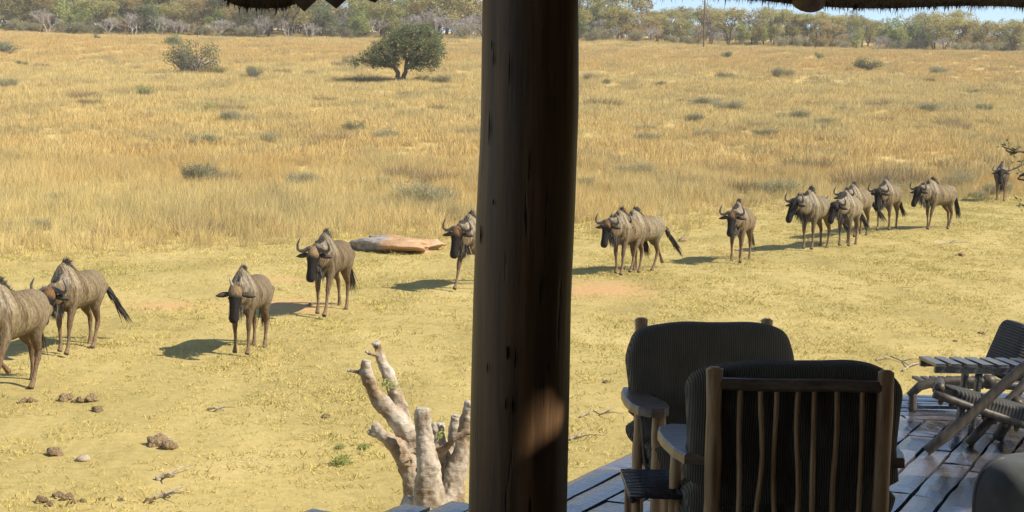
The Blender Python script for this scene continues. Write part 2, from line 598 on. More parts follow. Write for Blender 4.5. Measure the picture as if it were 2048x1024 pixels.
def tree_mesh(kind, seed):
    """one far tree: returns (trunk mesh, crown mesh), about 8 m tall before scaling"""
    global rng
    rng = np.random.default_rng(seed); random.seed(seed)
    b = B()
    if kind == 'flat':
        lobes = [((random.uniform(-2.6, 2.6), random.uniform(-2.6, 2.6), random.uniform(5.0, 6.4)), (random.uniform(1.4, 2.1), random.uniform(1.4, 2.1), random.uniform(.6, 1.0))) for _ in range(8)]
        lobes += [((random.uniform(-2.4, 2.4), random.uniform(-2, 2), random.uniform(2.2, 4.4)), (1.4, 1.4, .9)) for _ in range(5)]
        n, size, mat = 4200, .15, LM['olive']; forks = [(.5, .2, 2.4), (-.6, -.1, 2.7)]
    elif kind == 'round':
        lobes = [((random.uniform(-1.5, 1.5), random.uniform(-1.5, 1.5), random.uniform(1.2, 6.0)), (random.uniform(1.0, 1.7), random.uniform(1.0, 1.7), random.uniform(.9, 1.4))) for _ in range(9)]
        n, size, mat = 3200, .17, LM['green']; forks = [(.3, .1, 1.6), (-.4, .2, 1.9)]
    elif kind == 'russet':
        lobes = [((random.uniform(-1.8, 1.8), random.uniform(-1.8, 1.8), random.uniform(1.4, 5.6)), (random.uniform(1.0, 1.7), random.uniform(1.0, 1.7), random.uniform(.8, 1.2))) for _ in range(8)]
        n, size, mat = 2300, .16, LM['russet']; forks = [(.5, .2, 1.7), (-.5, -.2, 1.6)]
    elif kind == 'evergreen':
        lobes = [((random.uniform(-1.9, 1.9), random.uniform(-1.9, 1.9), random.uniform(1.1, 5.4)), (random.uniform(1.2, 1.8), random.uniform(1.2, 1.8), random.uniform(.9, 1.3))) for _ in range(9)]
        n, size, mat = 3400, .17, LM['dark']; forks = [(.4, .2, 1.5), (-.4, -.1, 1.6)]
    elif kind == 'bushy':
        lobes = [((random.uniform(-1.8, 1.8), random.uniform(-1.8, 1.8), random.uniform(.9, 2.8)), (random.uniform(.9, 1.5), random.uniform(.9, 1.5), random.uniform(.7, 1.1))) for _ in range(8)]
        n, size, mat = 2600, .13, LM['sage']; forks = [(.3, .2, .6), (-.3, -.2, .7)]
    else:
        lobes = None
    if lobes:
        cen = [l[0] for l in lobes]; rad = [l[1] for l in lobes]
        crown, cc = leaf_cloud('crown', cen, rad, n, size, mat, .26)
        limbs(b, (0, 0, -.2), forks, cen, .17 if kind != 'bushy' else .07, cc[::5])
        return b.mesh('trunk', M['bark'] if kind != 'round' else M['greybark']), crown
    # leafless thorn tree: a bundle of stems that keep forking
    tips = []
    def grow(p, d, L, r, lev, bb):
        q = p + d * L
        mid = p.lerp(q, .5) + Vector((random.gauss(0, .06), random.gauss(0, .06), random.gauss(0, .03))) * L
        bb.tube([p, mid, q], [r, r * .82, r * .62], 5 if lev < 2 else 3, cap=False)
        if lev >= 4:
            tips.append((q, d)); return
        for _ in range(3 if lev < 3 else 4):
            nd = (d + Vector((random.gauss(0, .5), random.gauss(0, .5), random.gauss(.12, .32)))).normalized()
            grow(q, nd, L * random.uniform(.62, .85), r * .6, lev + 1, bb)
    tw = B()
    for k in range(3):
        a = random.uniform(0, 6.28)
        d = Vector((.45 * math.cos(a), .45 * math.sin(a), 1)).normalized()
        p0 = Vector((.15 * math.cos(a), .15 * math.sin(a), -.2))
        q = p0 + d * 1.5
        b.tube([p0, p0.lerp(q, .5) + Vector((.05, .03, 0)), q], [.13, .11, .09], 6)
        for _ in range(3):
            nd = (d + Vector((random.gauss(0, .5), random.gauss(0, .5), .15))).normalized()
            grow(q, nd, random.uniform(.9, 1.4), .065, 1, tw)
    for (q, d) in tips:
        for _ in range(2):
            nd = (d + Vector((random.gauss(0, .6), random.gauss(0, .6), random.gauss(0, .4)))).normalized()
            tw.blade(q, nd, random.uniform(.25, .6), .035, .15, seg=1)
    return b.mesh('trunk', M['greybark']), tw.mesh('crown', LM['twig'])

far_kinds = {
    'flat': ('flat_topped_tree', 'olive green flat-topped thorn tree in the far treeline', 'flat-topped trees of the treeline'),
    'round': ('leafy_tree', 'fresh green rounded leafy tree in the far treeline', 'fresh green trees of the treeline'),
    'russet': ('autumn_tree', 'orange brown autumn-leaved tree in the far treeline', 'autumn-leaved trees of the treeline'),
    'evergreen': ('evergreen_tree', 'dark green dense round tree in the far treeline', 'dark green trees of the treeline'),
    'bare': ('leafless_tree', 'leafless grey twiggy thorn tree in the far treeline', 'leafless trees of the treeline'),
    'bushy': ('treeline_bush', 'low grey-green bush at the foot of the far treeline', 'bushes at the foot of the treeline'),
}
protos = {k: [tree_mesh(k, 100 + 17 * i + 3 * j) for j in range(3 if k in ('flat', 'bare') else 2)] for i, k in enumerate(far_kinds)}

def plant(kind, loc, s, rz, sz=1.0):
    name, label, group = far_kinds[kind]
    tm, cm = random.choice(protos[kind])
    o = empty(name, loc, rz)
    o.scale = (s, s, s * sz)
    tag(o, label, 'bush' if kind == 'bushy' else 'tree', group)
    link('trunk', tm, o); link('crown', cm, o)
    return o

rng = np.random.default_rng(11); random.seed(11)
def treeline():
    # front rows of the wood, left (grey and bare, olive) to right (flat-topped, green)
    n = 0
    for row, (Y0, dy) in enumerate(((270, 3), (275, 4), (283, 5), (293, 5), (303, 5), (316, 4))):
        xspan = .40 * Y0
        x = -xspan - random.uniform(0, 4)
        while x < xspan + 3:
            u = x / (.366 * Y0)                        # -1 .. 1 across the view
            if row == 0:
                wts = {'bare': .50 if u < .1 else .22, 'bushy': .40, 'russet': .10, 'round': .08, 'flat': .0, 'evergreen': .04}
            elif row == 1:
                wts = {'bare': .34 if u < .1 else .16, 'bushy': .12, 'russet': .14, 'round': .18 if u > .1 else .08, 'flat': .2, 'evergreen': .06}
            else:
                wts = {'bare': .16, 'bushy': .0, 'russet': .16, 'round': .16 if u > .3 else .08, 'flat': .45, 'evergreen': .06}
            if row >= 4: wts = {'bushy': .7, 'evergreen': .1, 'flat': .2}
            k = random.choices(list(wts), list(wts.values()))[0]
            Y = Y0 + random.uniform(-dy, dy)
            base = {'flat': 1.0, 'round': .92, 'russet': .95, 'evergreen': .95, 'bare': .88, 'bushy': .9}[k]
            if row == 0: base *= .72
            if row == 1: base *= .86
            if row >= 4 and k == 'bushy': base *= 1.7 if u < .1 else 1.1
            s = base * random.uniform(.78, 1.12) * (1.32 if u < .1 else 1.22)
            if u > .25: s *= .80 if row >= 2 else .88
            if u < -.1: s *= 1.06
            plant(k, (x, Y, float(terrain(x, Y)) - .05), s, random.uniform(0, 6.28), random.uniform(.9, 1.1))
            n += 1
            x += random.uniform(.7, 1.3) * (2.6 if k == 'bushy' else 3.9) * (1.0 if row < 2 else 1.15)
    return n
treeline()

# the lone leafy tree on the slope
def lone_tree():
    global rng
    rng = np.random.default_rng(5); random.seed(5)
    g = ground(805, 166)
    k = g.y / F_PX                                   # metres for one pixel of the photograph at the tree
    def q(dx, dz, dy=0.0):
        return Vector((dx * k, dy * k, dz * k))
    o = empty('lone_tree', g)
    tag(o, 'broad dark green tree with forked trunk standing alone in the tawny grass', 'tree')
    lob = [((-70, 52), 28, 16), ((-95, 44), 14, 9), ((-45, 66), 34, 22), ((-15, 82), 36, 26), ((15, 96), 38, 26), ((48, 92), 34, 27), ((64, 74), 24, 26), ((35, 70), 34, 24), ((-8, 60), 30, 18), ((60, 52), 20, 18), ((28, 50), 24, 14), ((-40, 48), 26, 12), ((0, 108), 26, 16), ((40, 112), 24, 14), ((75, 60), 12, 16), ((30, 36), 22, 9), ((56, 40), 18, 12), ((-22, 44), 24, 11), ((-52, 40), 18, 8)]
    cen, rad = [], []
    for (c, rx, rz) in lob:
        for s in (-1, 0, 1):
            y = s * rx * .9 + random.uniform(-6, 6)
            cen.append(q(c[0] + random.uniform(-5, 5), c[1] - abs(s) * 5, y)); rad.append((rx * k * .83, rx * k * .82, rz * k * .85))
    crown, cc = leaf_cloud('crown', [tuple(c) for c in cen], rad, 21000, .085, LM['dark'], .15, .8)
    link('crown', crown, o)
    b = B()
    limbs(b, q(-1, -4), [q(-18, 32, -4), q(5, 28, 6)], cen[1::3], .26, cc[::9], seg=9)
    for (e, r) in ((q(-100, 40, -8), .10), (q(-60, 36, 10), .12), (q(48, 34, -6), .11), (q(30, 26, -14), .08)):
        pts = wavy(q(-16 if e.x < 0 else 5, 30), e, 6, .07)
        b.tube(pts, [r * (1 - .13 * i) for i in range(len(pts))], 6)
    b.build('trunk', M['bark'], o)
    # sprawling shrub at its foot
    return k
lone_tree()

def shrub_mesh(kind, seed):
    global rng
    rng = np.random.default_rng(seed); random.seed(seed)
    b = B()
    if kind == 'tussock':            # dry upright grass clump
        for i in range(1000):
            a = random.uniform(0, 6.28); r = .45 * math.sqrt(random.random())
            b.blade((r * math.cos(a), r * math.sin(a), -.03), (random.gauss(0, .16) + .5 * r * math.cos(a), random.gauss(0, .16) + .5 * r * math.sin(a), 1), random.uniform(.25, .75), .009, random.uniform(0, .5))
        return None, b.mesh('foliage', LM['dry'])
    if kind == 'sage':               # wispy grey bush: fine leaves and upright stems in several clumps
        hub = [(random.uniform(-.32, .32), random.uniform(-.32, .32), random.uniform(.6, 1.1)) for _ in range(7)]
        for i in range(1100):
            hx, hy, hs = random.choice(hub)
            a = random.uniform(0, 6.28); r = .16 * math.sqrt(random.random())
            b.blade((hx + r * math.cos(a), hy + r * math.sin(a), random.uniform(-.03, .3) * hs), (random.gauss(0, .42) + hx * .5, random.gauss(0, .42) + hy * .5, 1), random.uniform(.12, .42) * hs, .0075, random.uniform(-.2, .5))
        fol, cc = leaf_cloud('foliage', [(h[0], h[1], .28 * h[2]) for h in hub], [(.17, .17, .18)] * 7, 2600, .013, LM['sage'], .05)
        return b.mesh('stems', LM['sage']), fol
    lob = [((random.uniform(-.34, .34), random.uniform(-.34, .34), random.uniform(.2, .55)), (random.uniform(.16, .28), random.uniform(.16, .28), random.uniform(.14, .26))) for _ in range(7)]
    fol, cc = leaf_cloud('foliage', [l[0] for l in lob], [l[1] for l in lob], 2600, .021, LM[kind], .06)
    for c in cc[::2]:
        a = random.uniform(0, 6.28)
        pts = wavy((.10 * math.cos(a), .10 * math.sin(a), -.03), c, 3, .08)
        b.tube(pts, [.012, .010, .007, .004], 4, cap=False)
    for i in range(60):
        c = cc[i % len(cc)]
        b.blade(c, (random.gauss(0, .5), random.gauss(0, .5), 1), random.uniform(.1, .28), .012, .1, seg=1)
    return b.mesh('stems', M['greybark']), fol

shrub_protos = {k: [shrub_mesh(k, 300 + 7 * i + j) for j in range(3)] for i, k in enumerate(('sage', 'tussock', 'green', 'dark'))}
shrub_info = {
    'sage': ('sage_shrub', 'grey-green twiggy shrub half sunk in the tall straw grass', 'grey-green shrubs in the tall grass', 'shrub'),
    'tussock': ('grass_tussock', 'brown upright dry tussock rising out of the straw grass', 'brown tussocks in the tall grass', 'tussock'),
    'green': ('green_shrub', 'small fresh green shrub on the tawny slope', 'small green shrubs on the slope', 'shrub'),
    'dark': ('dark_shrub', 'small dark green shrub on the tawny slope', 'small dark shrubs on the slope', 'shrub'),
}
def shrub(px, py, wpx, kind, hk=1.0, label=None):
    g = ground(px, py)
    s = wpx * g.y / F_PX / .80
    st, fo = random.choice(shrub_protos[kind])
    name, lab, grp, cat = shrub_info[kind]
    o = empty(name, (g.x, g.y, g.z - .02), random.uniform(0, 6.28))
    o.scale = (s, s, s * hk * 1.15)
    tag(o, label or lab, cat, None if label else grp)
    if st: link('stems', st, o)
    link('foliage', fo, o)
    return o
random.seed(21)
SH = [(400, 372, 100, 'sage', .75), (440, 366, 60, 'tussock', .7), (600, 378, 72, 'sage', .7), (405, 290, 62, 'sage', .55), (325, 288, 44, 'sage', .5), (375, 290, 40, 'tussock', .6),
      (545, 284, 50, 'sage', .5), (710, 266, 34, 'dark', .8), (660, 285, 60, 'tussock', .5), (775, 280, 66, 'sage', .5), (850, 415, 110, 'sage', .7), (800, 358, 62, 'tussock', .7), (752, 378, 52, 'sage', .7),
      (872, 365, 70, 'tussock', .6), (940, 270, 40, 'tussock', .6), (1262, 354, 84, 'sage', .55), (1615, 342, 80, 'tussock', .55), (1580, 338, 46, 'sage', .6), (1722, 378, 92, 'tussock', .75), (1800, 376, 80, 'tussock', .75), (1765, 384, 60, 'sage', .6),
      (1735, 141, 54, 'dark', .45), (1452, 116, 22, 'dark', .6), (1640, 118, 18, 'green', .9), (1214, 168, 18, 'dark', .6), (510, 156, 32, 'dark', .75), (292, 196, 40, 'green', .6), (466, 223, 46, 'tussock', .5), (424, 222, 42, 'green', .5), (270, 298, 40, 'tussock', .5),
      (12, 108, 46, 'dark', .6), (14, 178, 50, 'sage', .7), (195, 80, 12, 'dark', 1.0), (46, 132, 22, 'dark', .5), (85, 136, 24, 'tussock', .6), (1420, 212, 60, 'sage', .45), (1372, 208, 34, 'sage', .5), (1515, 255, 40, 'tussock', .5), (1688, 226, 36, 'sage', .6),
      (1640, 250, 50, 'sage', .5), (1530, 272, 46, 'sage', .5), (1410, 275, 50, 'sage', .5), (1290, 285, 60, 'sage', .5), (1205, 215, 60, 'tussock', .5), (1320, 175, 24, 'dark', .5), (1860, 225, 60, 'sage', .45), (1895, 250, 40, 'tussock', .5), (1970, 225, 36, 'dark', .5), (1945, 190, 24, 'dark', .5), (1850, 165, 30, 'tussock', .5),
      (565, 146, 30, 'tussock', .5), (620, 148, 20, 'tussock', .6), (270, 140, 16, 'tussock', .8), (875, 222, 30, 'tussock', .7), (235, 272, 40, 'sage', .4), (180, 210, 40, 'tussock', .5), (105, 405, 70, 'sage', .4), (60, 460, 70, 'sage', .5), (210, 470, 50, 'tussock', .5), (520, 455, 60, 'tussock', .7), (400, 470, 70, 'tussock', .7),
      (880, 440, 70, 'tussock', .7), (620, 450, 40, 'tussock', .6), (660, 470, 40, 'green', .4), (1170, 375, 50, 'sage', .7), (1480, 385, 60, 'tussock', .7), (1360, 375, 60, 'tussock', .7), (1960, 395, 40, 'sage', .5), (1440, 350, 60, 'tussock', .6), (700, 130, 26, 'dark', .5), (1290, 262, 40, 'sage', .5), (1760, 245, 40, 'tussock', .5), (650, 205, 40, 'tussock', .5), (760, 225, 40, 'sage', .4), (560, 235, 40, 'tussock', .4)]
for a in SH:
    shrub(*a)
random.seed(33)
for i in range(26):                                 # more low scrub over the middle of the slope
    yy_ = random.uniform(165, 400) if i % 4 else random.uniform(120, 170)
    shrub(random.choice((random.uniform(20, 930), random.uniform(1180, 2030))), yy_, random.uniform(26, 62) * (.5 + yy_ / 500), random.choice(('sage', 'sage', 'sage', 'tussock')), random.uniform(.45, .7))
shrub(352, 92, 40, 'green', .7, 'pale loose green shrub behind the dark scrubby bush on the slope')
shrub(388, 146, 72, 'dark', .95, 'large dark scrubby bush with ragged top on the slope')
shrub(368, 144, 34, 'dark', 1.0, 'ragged dark bush leaning out beside the larger scrubby bush')
shrub(425, 147, 34, 'green', .5, 'low green growth at the right-hand foot of the scrubby bush')
shrub(745, 165, 60, 'tussock', .35, 'tawny tussock lying in the shadow of the lone tree')
shrub(842, 166, 28, 'dark', .6, 'small dark bush tucked against the forked trunk of the lone tree')

# ------------------------------------------------------------------ wildebeest
def coat_mat():
    t = NT('coat')
    ca = t.n('ShaderNodeAttribute', attribute_name='coat')
    st = t.n('ShaderNodeAttribute', attribute_name='stripe')
    v = t.coords('Object', (9, 3, .9))
    f = t.noise(v, 1.6, 3, .55, .4)
    bands = t.ramp(f, [(.40, (.52, .46, .39)), (.52, (1, 1, 1)), (.62, (1.2, 1.18, 1.12))])
    c = t.mix(st.outputs['Fac'], ca.outputs['Color'], t.mix(1.0, ca.outputs['Color'], bands, 'MULTIPLY'))
    fn = t.noise(t.coords('Object', (1, 1, .35)), 45, 3, .6)
    c = t.mix(.75, c, t.mix(1.0, c, t.ramp(fn, [(.32, (.40, .38, .34)), (.68, (1.28, 1.25, 1.18))]), 'MULTIPLY'))
    t.bump(fn, .6, .02)
    return t.set(c, .75, .14)
M['coat'] = coat_mat()
M['hair'] = noise_mat('black_hair', [(.3, (.012, .010, .009)), (.7, (.05, .040, .032))], 12, (1, 1, .4), .55, 0, spec=.4)
M['palehair'] = noise_mat('pale_hair', [(.3, (.10, .085, .065)), (.7, (.34, .30, .24))], 20, (1, 1, .3), .6, 0)
M['horn'] = noise_mat('horn', [(.3, (.045, .037, .03)), (.7, (.17, .145, .12))], 10, (1, 1, 1), .4, .2, .004, spec=.5)
M['paleho'] = noise_mat('pale_horn', [(.3, (.25, .21, .16)), (.7, (.42, .37, .30))], 10, (1, 1, 1), .4, .2, .004, spec=.5)
M['ear'] = noise_mat('ear_skin', [(.3, (.035, .028, .022)), (.7, (.10, .075, .055))], 12, (1, 1, 1), .8, 0)
M['eye'] = NT('eye').set((.008, .006, .005), .12, .6)

def loft(b, rings, seg=18, power=2.0):
    """rings: (centre, side vector, up vector, half width, half height); closed skin"""
    v, f = [], []
    for (c, s, u, hw, hh, *pk) in rings:
        for k in range(seg):
            a = 2 * math.pi * k / seg
            ca, sa = math.cos(a), math.sin(a)
            w = 1 - (pk[0] * max(0, sa) ** 1.2 if pk else 0)
            v.append(Vector(c) + Vector(s) * (w * hw * math.copysign(abs(ca) ** (2 / power), ca)) + Vector(u) * (hh * math.copysign(abs(sa) ** (2 / power), sa)))
    n = len(rings)
    for i in range(n - 1):
        for k in range(seg):
            k2 = (k + 1) % seg
            f.append((i * seg + k, i * seg + k2, (i + 1) * seg + k2, (i + 1) * seg + k))
    f.append(tuple(range(seg))[::-1]); f.append(tuple((n - 1) * seg + k for k in range(seg)))
    b.add(v, f)

def remeshed(b, name, voxel, mat, smooth_it=3):
    """union of the overlapping closed pieces as one continuous skin"""
    o = b.build('tmp_' + name)
    r = o.modifiers.new('r', 'REMESH'); r.mode = 'VOXEL'; r.voxel_size = voxel; r.use_smooth_shade = True
    s = o.modifiers.new('s', 'SMOOTH'); s.factor = .5; s.iterations = smooth_it
    dg = bpy.context.evaluated_depsgraph_get()
    me = bpy.data.meshes.new_from_object(o.evaluated_get(dg))
    me.name = name
    me.materials.clear(); me.materials.append(mat)
    old = o.data
    bpy.data.objects.remove(o); bpy.data.meshes.remove(old)
    return me

def wildebeest(px, py, head_deg, size, label, yaw=0.0, pitch=62, legs=(0, 0, 0, 0), lift=(0, 0, 0, 0), tail=(.25, .0), horns='curved', coat=(.185, .143, .088), brow=(.17, .10, .05), mane=1.0, neck_drop=0.35, seed=1, beard_pale=.3, pos=None):
    random.seed(seed * 31 + 5)
    g = ground(px, py) if pos is None else Vector(pos)
    a = RAD(head_deg)
    root = empty('wildebeest', g, math.atan2(-math.cos(a), -math.sin(a)))
    root.scale = (size * .98, size, size * 1.03)
    tag(root, label, 'wildebeest', 'wildebeest walking in file across the cropped grass')
    X, Yv, Zv = Vector((1, 0, 0)), Vector((0, 1, 0)), Vector((0, 0, 1))
    b = B()
    # trunk of the body: rump, belly, deep chest, withers
    T = [(-.70, .98, .08, .10, 0), (-.66, .965, .15, .175, .05), (-.57, .945, .21, .23, .1), (-.42, .935, .245, .255, .15), (-.23, .925, .265, .262, .2), (-.04, .915, .272, .275, .25), (.13, .925, .262, .305, .38), (.27, .955, .238, .352, .55), (.39, .985, .205, .362, .62), (.49, 1.0, .168, .318, .6)]
    loft(b, [((x, 0, z), Yv, Zv, hw, hh, pk) for (x, z, hw, hh, pk) in T], 20, 2.1)
    # neck
    nb = Vector((.44, 0, 1.03))
    poll = Vector((.86 - .10 * neck_drop, 0, 1.16 - .30 * neck_drop))
    RZ = Matrix.Rotation(yaw, 3, 'Z')
    pollr = nb + RZ @ (poll - nb)
    nk = []
    for i in range(7):
        t = i / 6
        c = nb.lerp(nb + (poll - nb), t)
        c = nb + Matrix.Rotation(yaw * t, 3, 'Z') @ (c - nb) - Vector((0, 0, .05 * math.sin(math.pi * t)))
        dirv = (Matrix.Rotation(yaw * t, 3, 'Z') @ (poll - nb)).normalized()
        s = dirv.cross(Zv).normalized() * -1
        u = (Zv * .85 + dirv * -.25).normalized()
        nk.append((c, s, u, .155 - .075 * t, .285 - .145 * t))
    loft(b, nk, 16)
    # head
    pr = RAD(pitch)
    u_ = RZ @ Vector((math.cos(pr), 0, -math.sin(pr)))
    n_ = RZ @ Vector((math.sin(pr), 0, math.cos(pr)))
    w_ = RZ @ Yv
    H = [(-.07, .00, .060, .06), (-.02, .005, .092, .09), (.05, .0, .104, .115), (.13, -.005, .103, .118), (.22, .0, .082, .100), (.31, .004, .070, .084), (.385, .002, .073, .078), (.44, -.004, .080, .074), (.485, -.012, .066, .055), (.505, -.02, .038, .03)]
    headpts = [(pollr + u_ * t + n_ * o, hw, hh) for (t, o, hw, hh) in H]
    loft(b, [(c, w_, n_, hw, hh) for (c, hw, hh) in headpts], 16, 2.1)
    # legs
    segs = []
    def leg(front, side, swing, lf):
        s = .125 * side
        if front:
            J = [(.34, s * .8, .97, .13), (.30, s, .70, .080), (.33, s, .545, .052), (.345, s, .42, .043), (.34, s, .36, .033), (.335, s, .22, .026), (.34, s, .115, .033), (.365, s, .06, .036), (.385, s, 0.015, .047)]
            piv, kn = Vector((.34, s, .95)), 3
        else:
            J = [(-.48, s * .8, .98, .185), (-.42, s, .76, .13), (-.47, s, .60, .072), (-.585, s, .475, .044), (-.60, s, .42, .042), (-.585, s, .24, .028), (-.57, s, .115, .034), (-.545, s, .06, .037), (-.525, s, 0.015, .047)]
            piv, kn = Vector((-.47, s, .98)), 3
        R1 = Matrix.Rotation(-swing * 1.25, 3, 'Y')
        pts = [piv + R1 @ (Vector(j[:3]) - piv) for j in J]
        if lf:
            kp = pts[kn]
            R2 = Matrix.Rotation((lf if front else lf * .7), 3, 'Y')
            pts = pts[:kn + 1] + [kp + R2 @ (p - kp) for p in pts[kn + 1:]]
            f_ = len(pts) - 3
            R3 = Matrix.Rotation(lf * .5, 3, 'Y')
            pts = pts[:f_ + 1] + [pts[f_] + R3 @ (p - pts[f_]) for p in pts[f_ + 1:]]
        else:
            k = pts[0].z / max(1e-3, pts[0].z - (pts[-1].z - .0))
            z0 = pts[-1].z - .015
            pts = [Vector((p.x, p.y, p.z - z0 * (1 - max(0, p.z) / 1.0))) for p in pts]
        b.tube(pts, [j[3] for j in J], 10)
        segs.append((pts, front))
    leg(True, 1, legs[0], lift[0]); leg(True, -1, legs[1], lift[1])
    leg(False, 1, legs[2], lift[2]); leg(False, -1, legs[3], lift[3])
    me = remeshed(b, 'body', .0175, M['coat'], 3)
    # coat colours: grey-brown body, black face, ginger brow, tan shanks
    n = len(me.vertices)
    co = np.empty(n * 3, np.float32); me.vertices.foreach_get('co', co); co = co.reshape(-1, 3).astype(float)
    c = np.tile(np.array(coat) * np.array((1.15, 1.17, 1.15)), (n, 1)); stripe = np.zeros(n)
    x, y, z = co[:, 0], co[:, 1], co[:, 2]
    ss = lambda e0, e1, q: (lambda t: t * t * (3 - 2 * t))(np.clip((q - e0) / (e1 - e0), 0, 1))
    lerp = lambda c, col_, w: c * (1 - w[:, None]) + np.array(col_) * w[:, None]
    c = lerp(c, np.array(coat) * 1.18, ss(1.05, 1.25, z) * ss(-.1, -.4, x))
    pale = np.exp(-(((x - .47) / .16) ** 2 + ((z - 1.12) / .17) ** 2))
    c = lerp(c, (.33, .30, .25), pale * .6)
    stripe = ss(-.45, 0.0, x) * ss(.62, .75, z) * .95
    c = lerp(c, (.10, .075, .05), ss(.78, .62, z) * .45 * ss(-.6, -.3, x))
    c = lerp(c, (.15, .098, .058), ss(.72, .48, z))
    c = lerp(c, (.23, .16, .10), ss(.46, .2, z) * .75)
    c = lerp(c, (.11, .085, .065), ss(.055, .03, z) * .9)
    stripe *= ss(.55, .75, z)
    hd = co - np.array(pollr)
    tu, tn, tw = hd @ np.array(u_), hd @ np.array(n_), hd @ np.array(w_)
    inhead = ss(-.12, -.05, tu) * (np.abs(tw) < .125) * ss(-.17, -.10, tn) * (tu < .62)
    inhead *= (tu > -.1)
    c = lerp(c, (.017, .0145, .013), inhead)
    c = lerp(c, brow, inhead * ss(.145, .05, tu) * ss(-.02, .03, tn) * .9)
    c = lerp(c, (.17, .12, .075), inhead * ss(.25, .10, tu) * ss(.0, -.05, tn) * .7)
    c = lerp(c, (.035, .032, .03), inhead * ss(.40, .47, tu) * .6)
    stripe *= (1 - inhead)
    al = me.attributes.new('coat', 'FLOAT_COLOR', 'POINT')
    al.data.foreach_set('color', np.concatenate([np.clip(c, 0, 1), np.ones((n, 1))], 1).astype(np.float32).ravel())
    sl = me.attributes.new('stripe', 'FLOAT', 'POINT')
    sl.data.foreach_set('value', stripe.astype(np.float32))
    link('body', me, root)
    # mane along the crest from the poll to behind the withers
    mb = B()
    crest = []
    for i in range(7):
        cc, s_, uu, hw, hh = nk[6 - i]
        crest.append(Vector(cc) + Vector(uu) * (hh * .93))
    crest += [Vector((.40, 0, 1.335)), Vector((.30, 0, 1.305)), Vector((.16, 0, 1.235)), Vector((.02, 0, 1.19)), Vector((-.10, 0, 1.18))]
    for i in range(int(620 * mane)):
        t = random.random() * (len(crest) - 1); k = min(int(t), len(crest) - 2)
        p = crest[k].lerp(crest[k + 1], t - k) + Vector((random.gauss(0, .008), random.gauss(0, .014), -.02))
        prof = (.10 + .035 * math.exp(-((t - 5.5) / 2.5) ** 2)) * (1 if t < 8.5 else max(.25, 1 - (t - 8.5) * .35))
        mb.blade(p, (random.gauss(-.85, .25), random.gauss(0, .2) + .18, 1), prof * 1.2 * mane * random.uniform(.7, 1.25), .014, random.uniform(0, .35))
    mb.build('mane', M['hair'], root)
    # beard under the throat and chest
    bb = B(); bp = B()
    for i in range(330):
        t = random.random()
        cc, s_, uu, hw, hh = nk[min(6, int(t * 6.99))]
        p = Vector(cc) - Vector(uu) * (hh * .88) + Vector((0, random.gauss(0, .03), 0))
        (bp if random.random() < beard_pale else bb).blade(p, (random.gauss(-.15, .15), random.gauss(-.05, .18), -1), random.uniform(.10, .25) * (1.2 - .35 * t), .013, .1)
    bd = bb.build('beard', M['hair'], root)
    bp.build('pale_strands', M['palehair'], bd)
    # horns
    up = (Zv * .8 + n_ * .35).normalized()
    for s in (1, -1):
        h0 = pollr + u_ * -.01
        if horns == 'curved':
            pts = [(.035, .045, -.01), (.10, .035, .0), (.165, .022, .025), (.225, .04, .045), (.262, .09, .05), (.262, .155, .035), (.228, .215, .01), (.205, .24, -.005)]
            rad = [.042, .040, .034, .029, .025, .019, .011, .004]
        elif horns == 'spike':
            pts = [(.045, .05, -.01), (.06, .10, -.01), (.078, .16, -.015), (.092, .215, -.02)]
            rad = [.024, .020, .014, .004]
        else:                                          # half-grown
            pts = [(.035, .045, -.01), (.09, .045, .0), (.135, .06, .015), (.165, .105, .02), (.168, .165, .01), (.15, .205, 0)]
            rad = [.032, .029, .024, .018, .011, .004]
        pp = [h0 + w_ * (s * q[0] * 1.04) + up * (q[1] * .88) + u_ * q[2] for q in pts]
        hb = B(); hb.tube(pp, rad, 9)
        hb.build('horn', M['paleho'] if horns == 'spike' else M['horn'], root, True)
        # ear below the horn: a cupped leaf held out to the side
        e0 = pollr + u_ * .055 + w_ * (s * .075) + n_ * -.02
        ed = (w_ * s + Zv * -.10 + u_ * -.05).normalized()
        eb = B()
        rows = [(0, .020), (.06, .042), (.125, .048), (.185, .034), (.24, .006)]
        v = []
        for (d, hw) in rows:
            cpt = e0 + ed * d + Vector((0, 0, -.35 * d * d))
            dn = (n_ * .25 - Zv * .5).normalized()
            v += [cpt - dn * hw - RZ @ X * .004, cpt - (RZ @ X) * -.016, cpt + dn * hw - RZ @ X * .004, cpt - (RZ @ X) * .02]
        f = []
        for i in range(4):
            for k in range(4):
                k2 = (k + 1) % 4
                f.append((i * 4 + k, i * 4 + k2, (i + 1) * 4 + k2, (i + 1) * 4 + k))
        f += [(3, 2, 1, 0), (16, 17, 18, 19)]
        eb.add(v, f); eb.build('ear', M['ear'], root, True)
        yb = B()
        ec = pollr + u_ * .13 + w_ * (s * .094) + n_ * .035
        yb.tube([ec - u_ * .016, ec - u_ * .008, ec + u_ * .008, ec + u_ * .016], [.004, .014, .014, .004], 8, up=tuple(w_))
        yb.build('eye', M['eye'], root, True)
    # tail: dock and long black switch
    tb = B()
    sw, ft = tail
    p0 = Vector((-.64, 0, 1.07)); p1 = Vector((-.73 - .1 * sw, ft * .1, .98)); p2 = Vector((-.75 - .28 * sw, ft * .3, .82)); p3 = Vector((-.77 - .5 * sw, ft * .5, .68))
    tl = B(); tl.tube([p0, p1, p2, p3], [.032, .028, .02, .012], 8)
    to = tl.build('tail', M['hair'], root, True)
    dirn = (p3 - p1).normalized()
    for i in range(260):
        t = random.random() ** .8
        p = p1.lerp(p3, t) if t > .0 else p2
        tb.blade(p + Vector((random.gauss(0, .018), random.gauss(0, .018), 0)), dirn + Vector((random.gauss(0, .10), random.gauss(0, .10), -.05)), random.uniform(.20, .50) * (.6 + .5 * t), .020, random.uniform(0, .12))
    tb.build('switch', M['hair'], to)
    return root

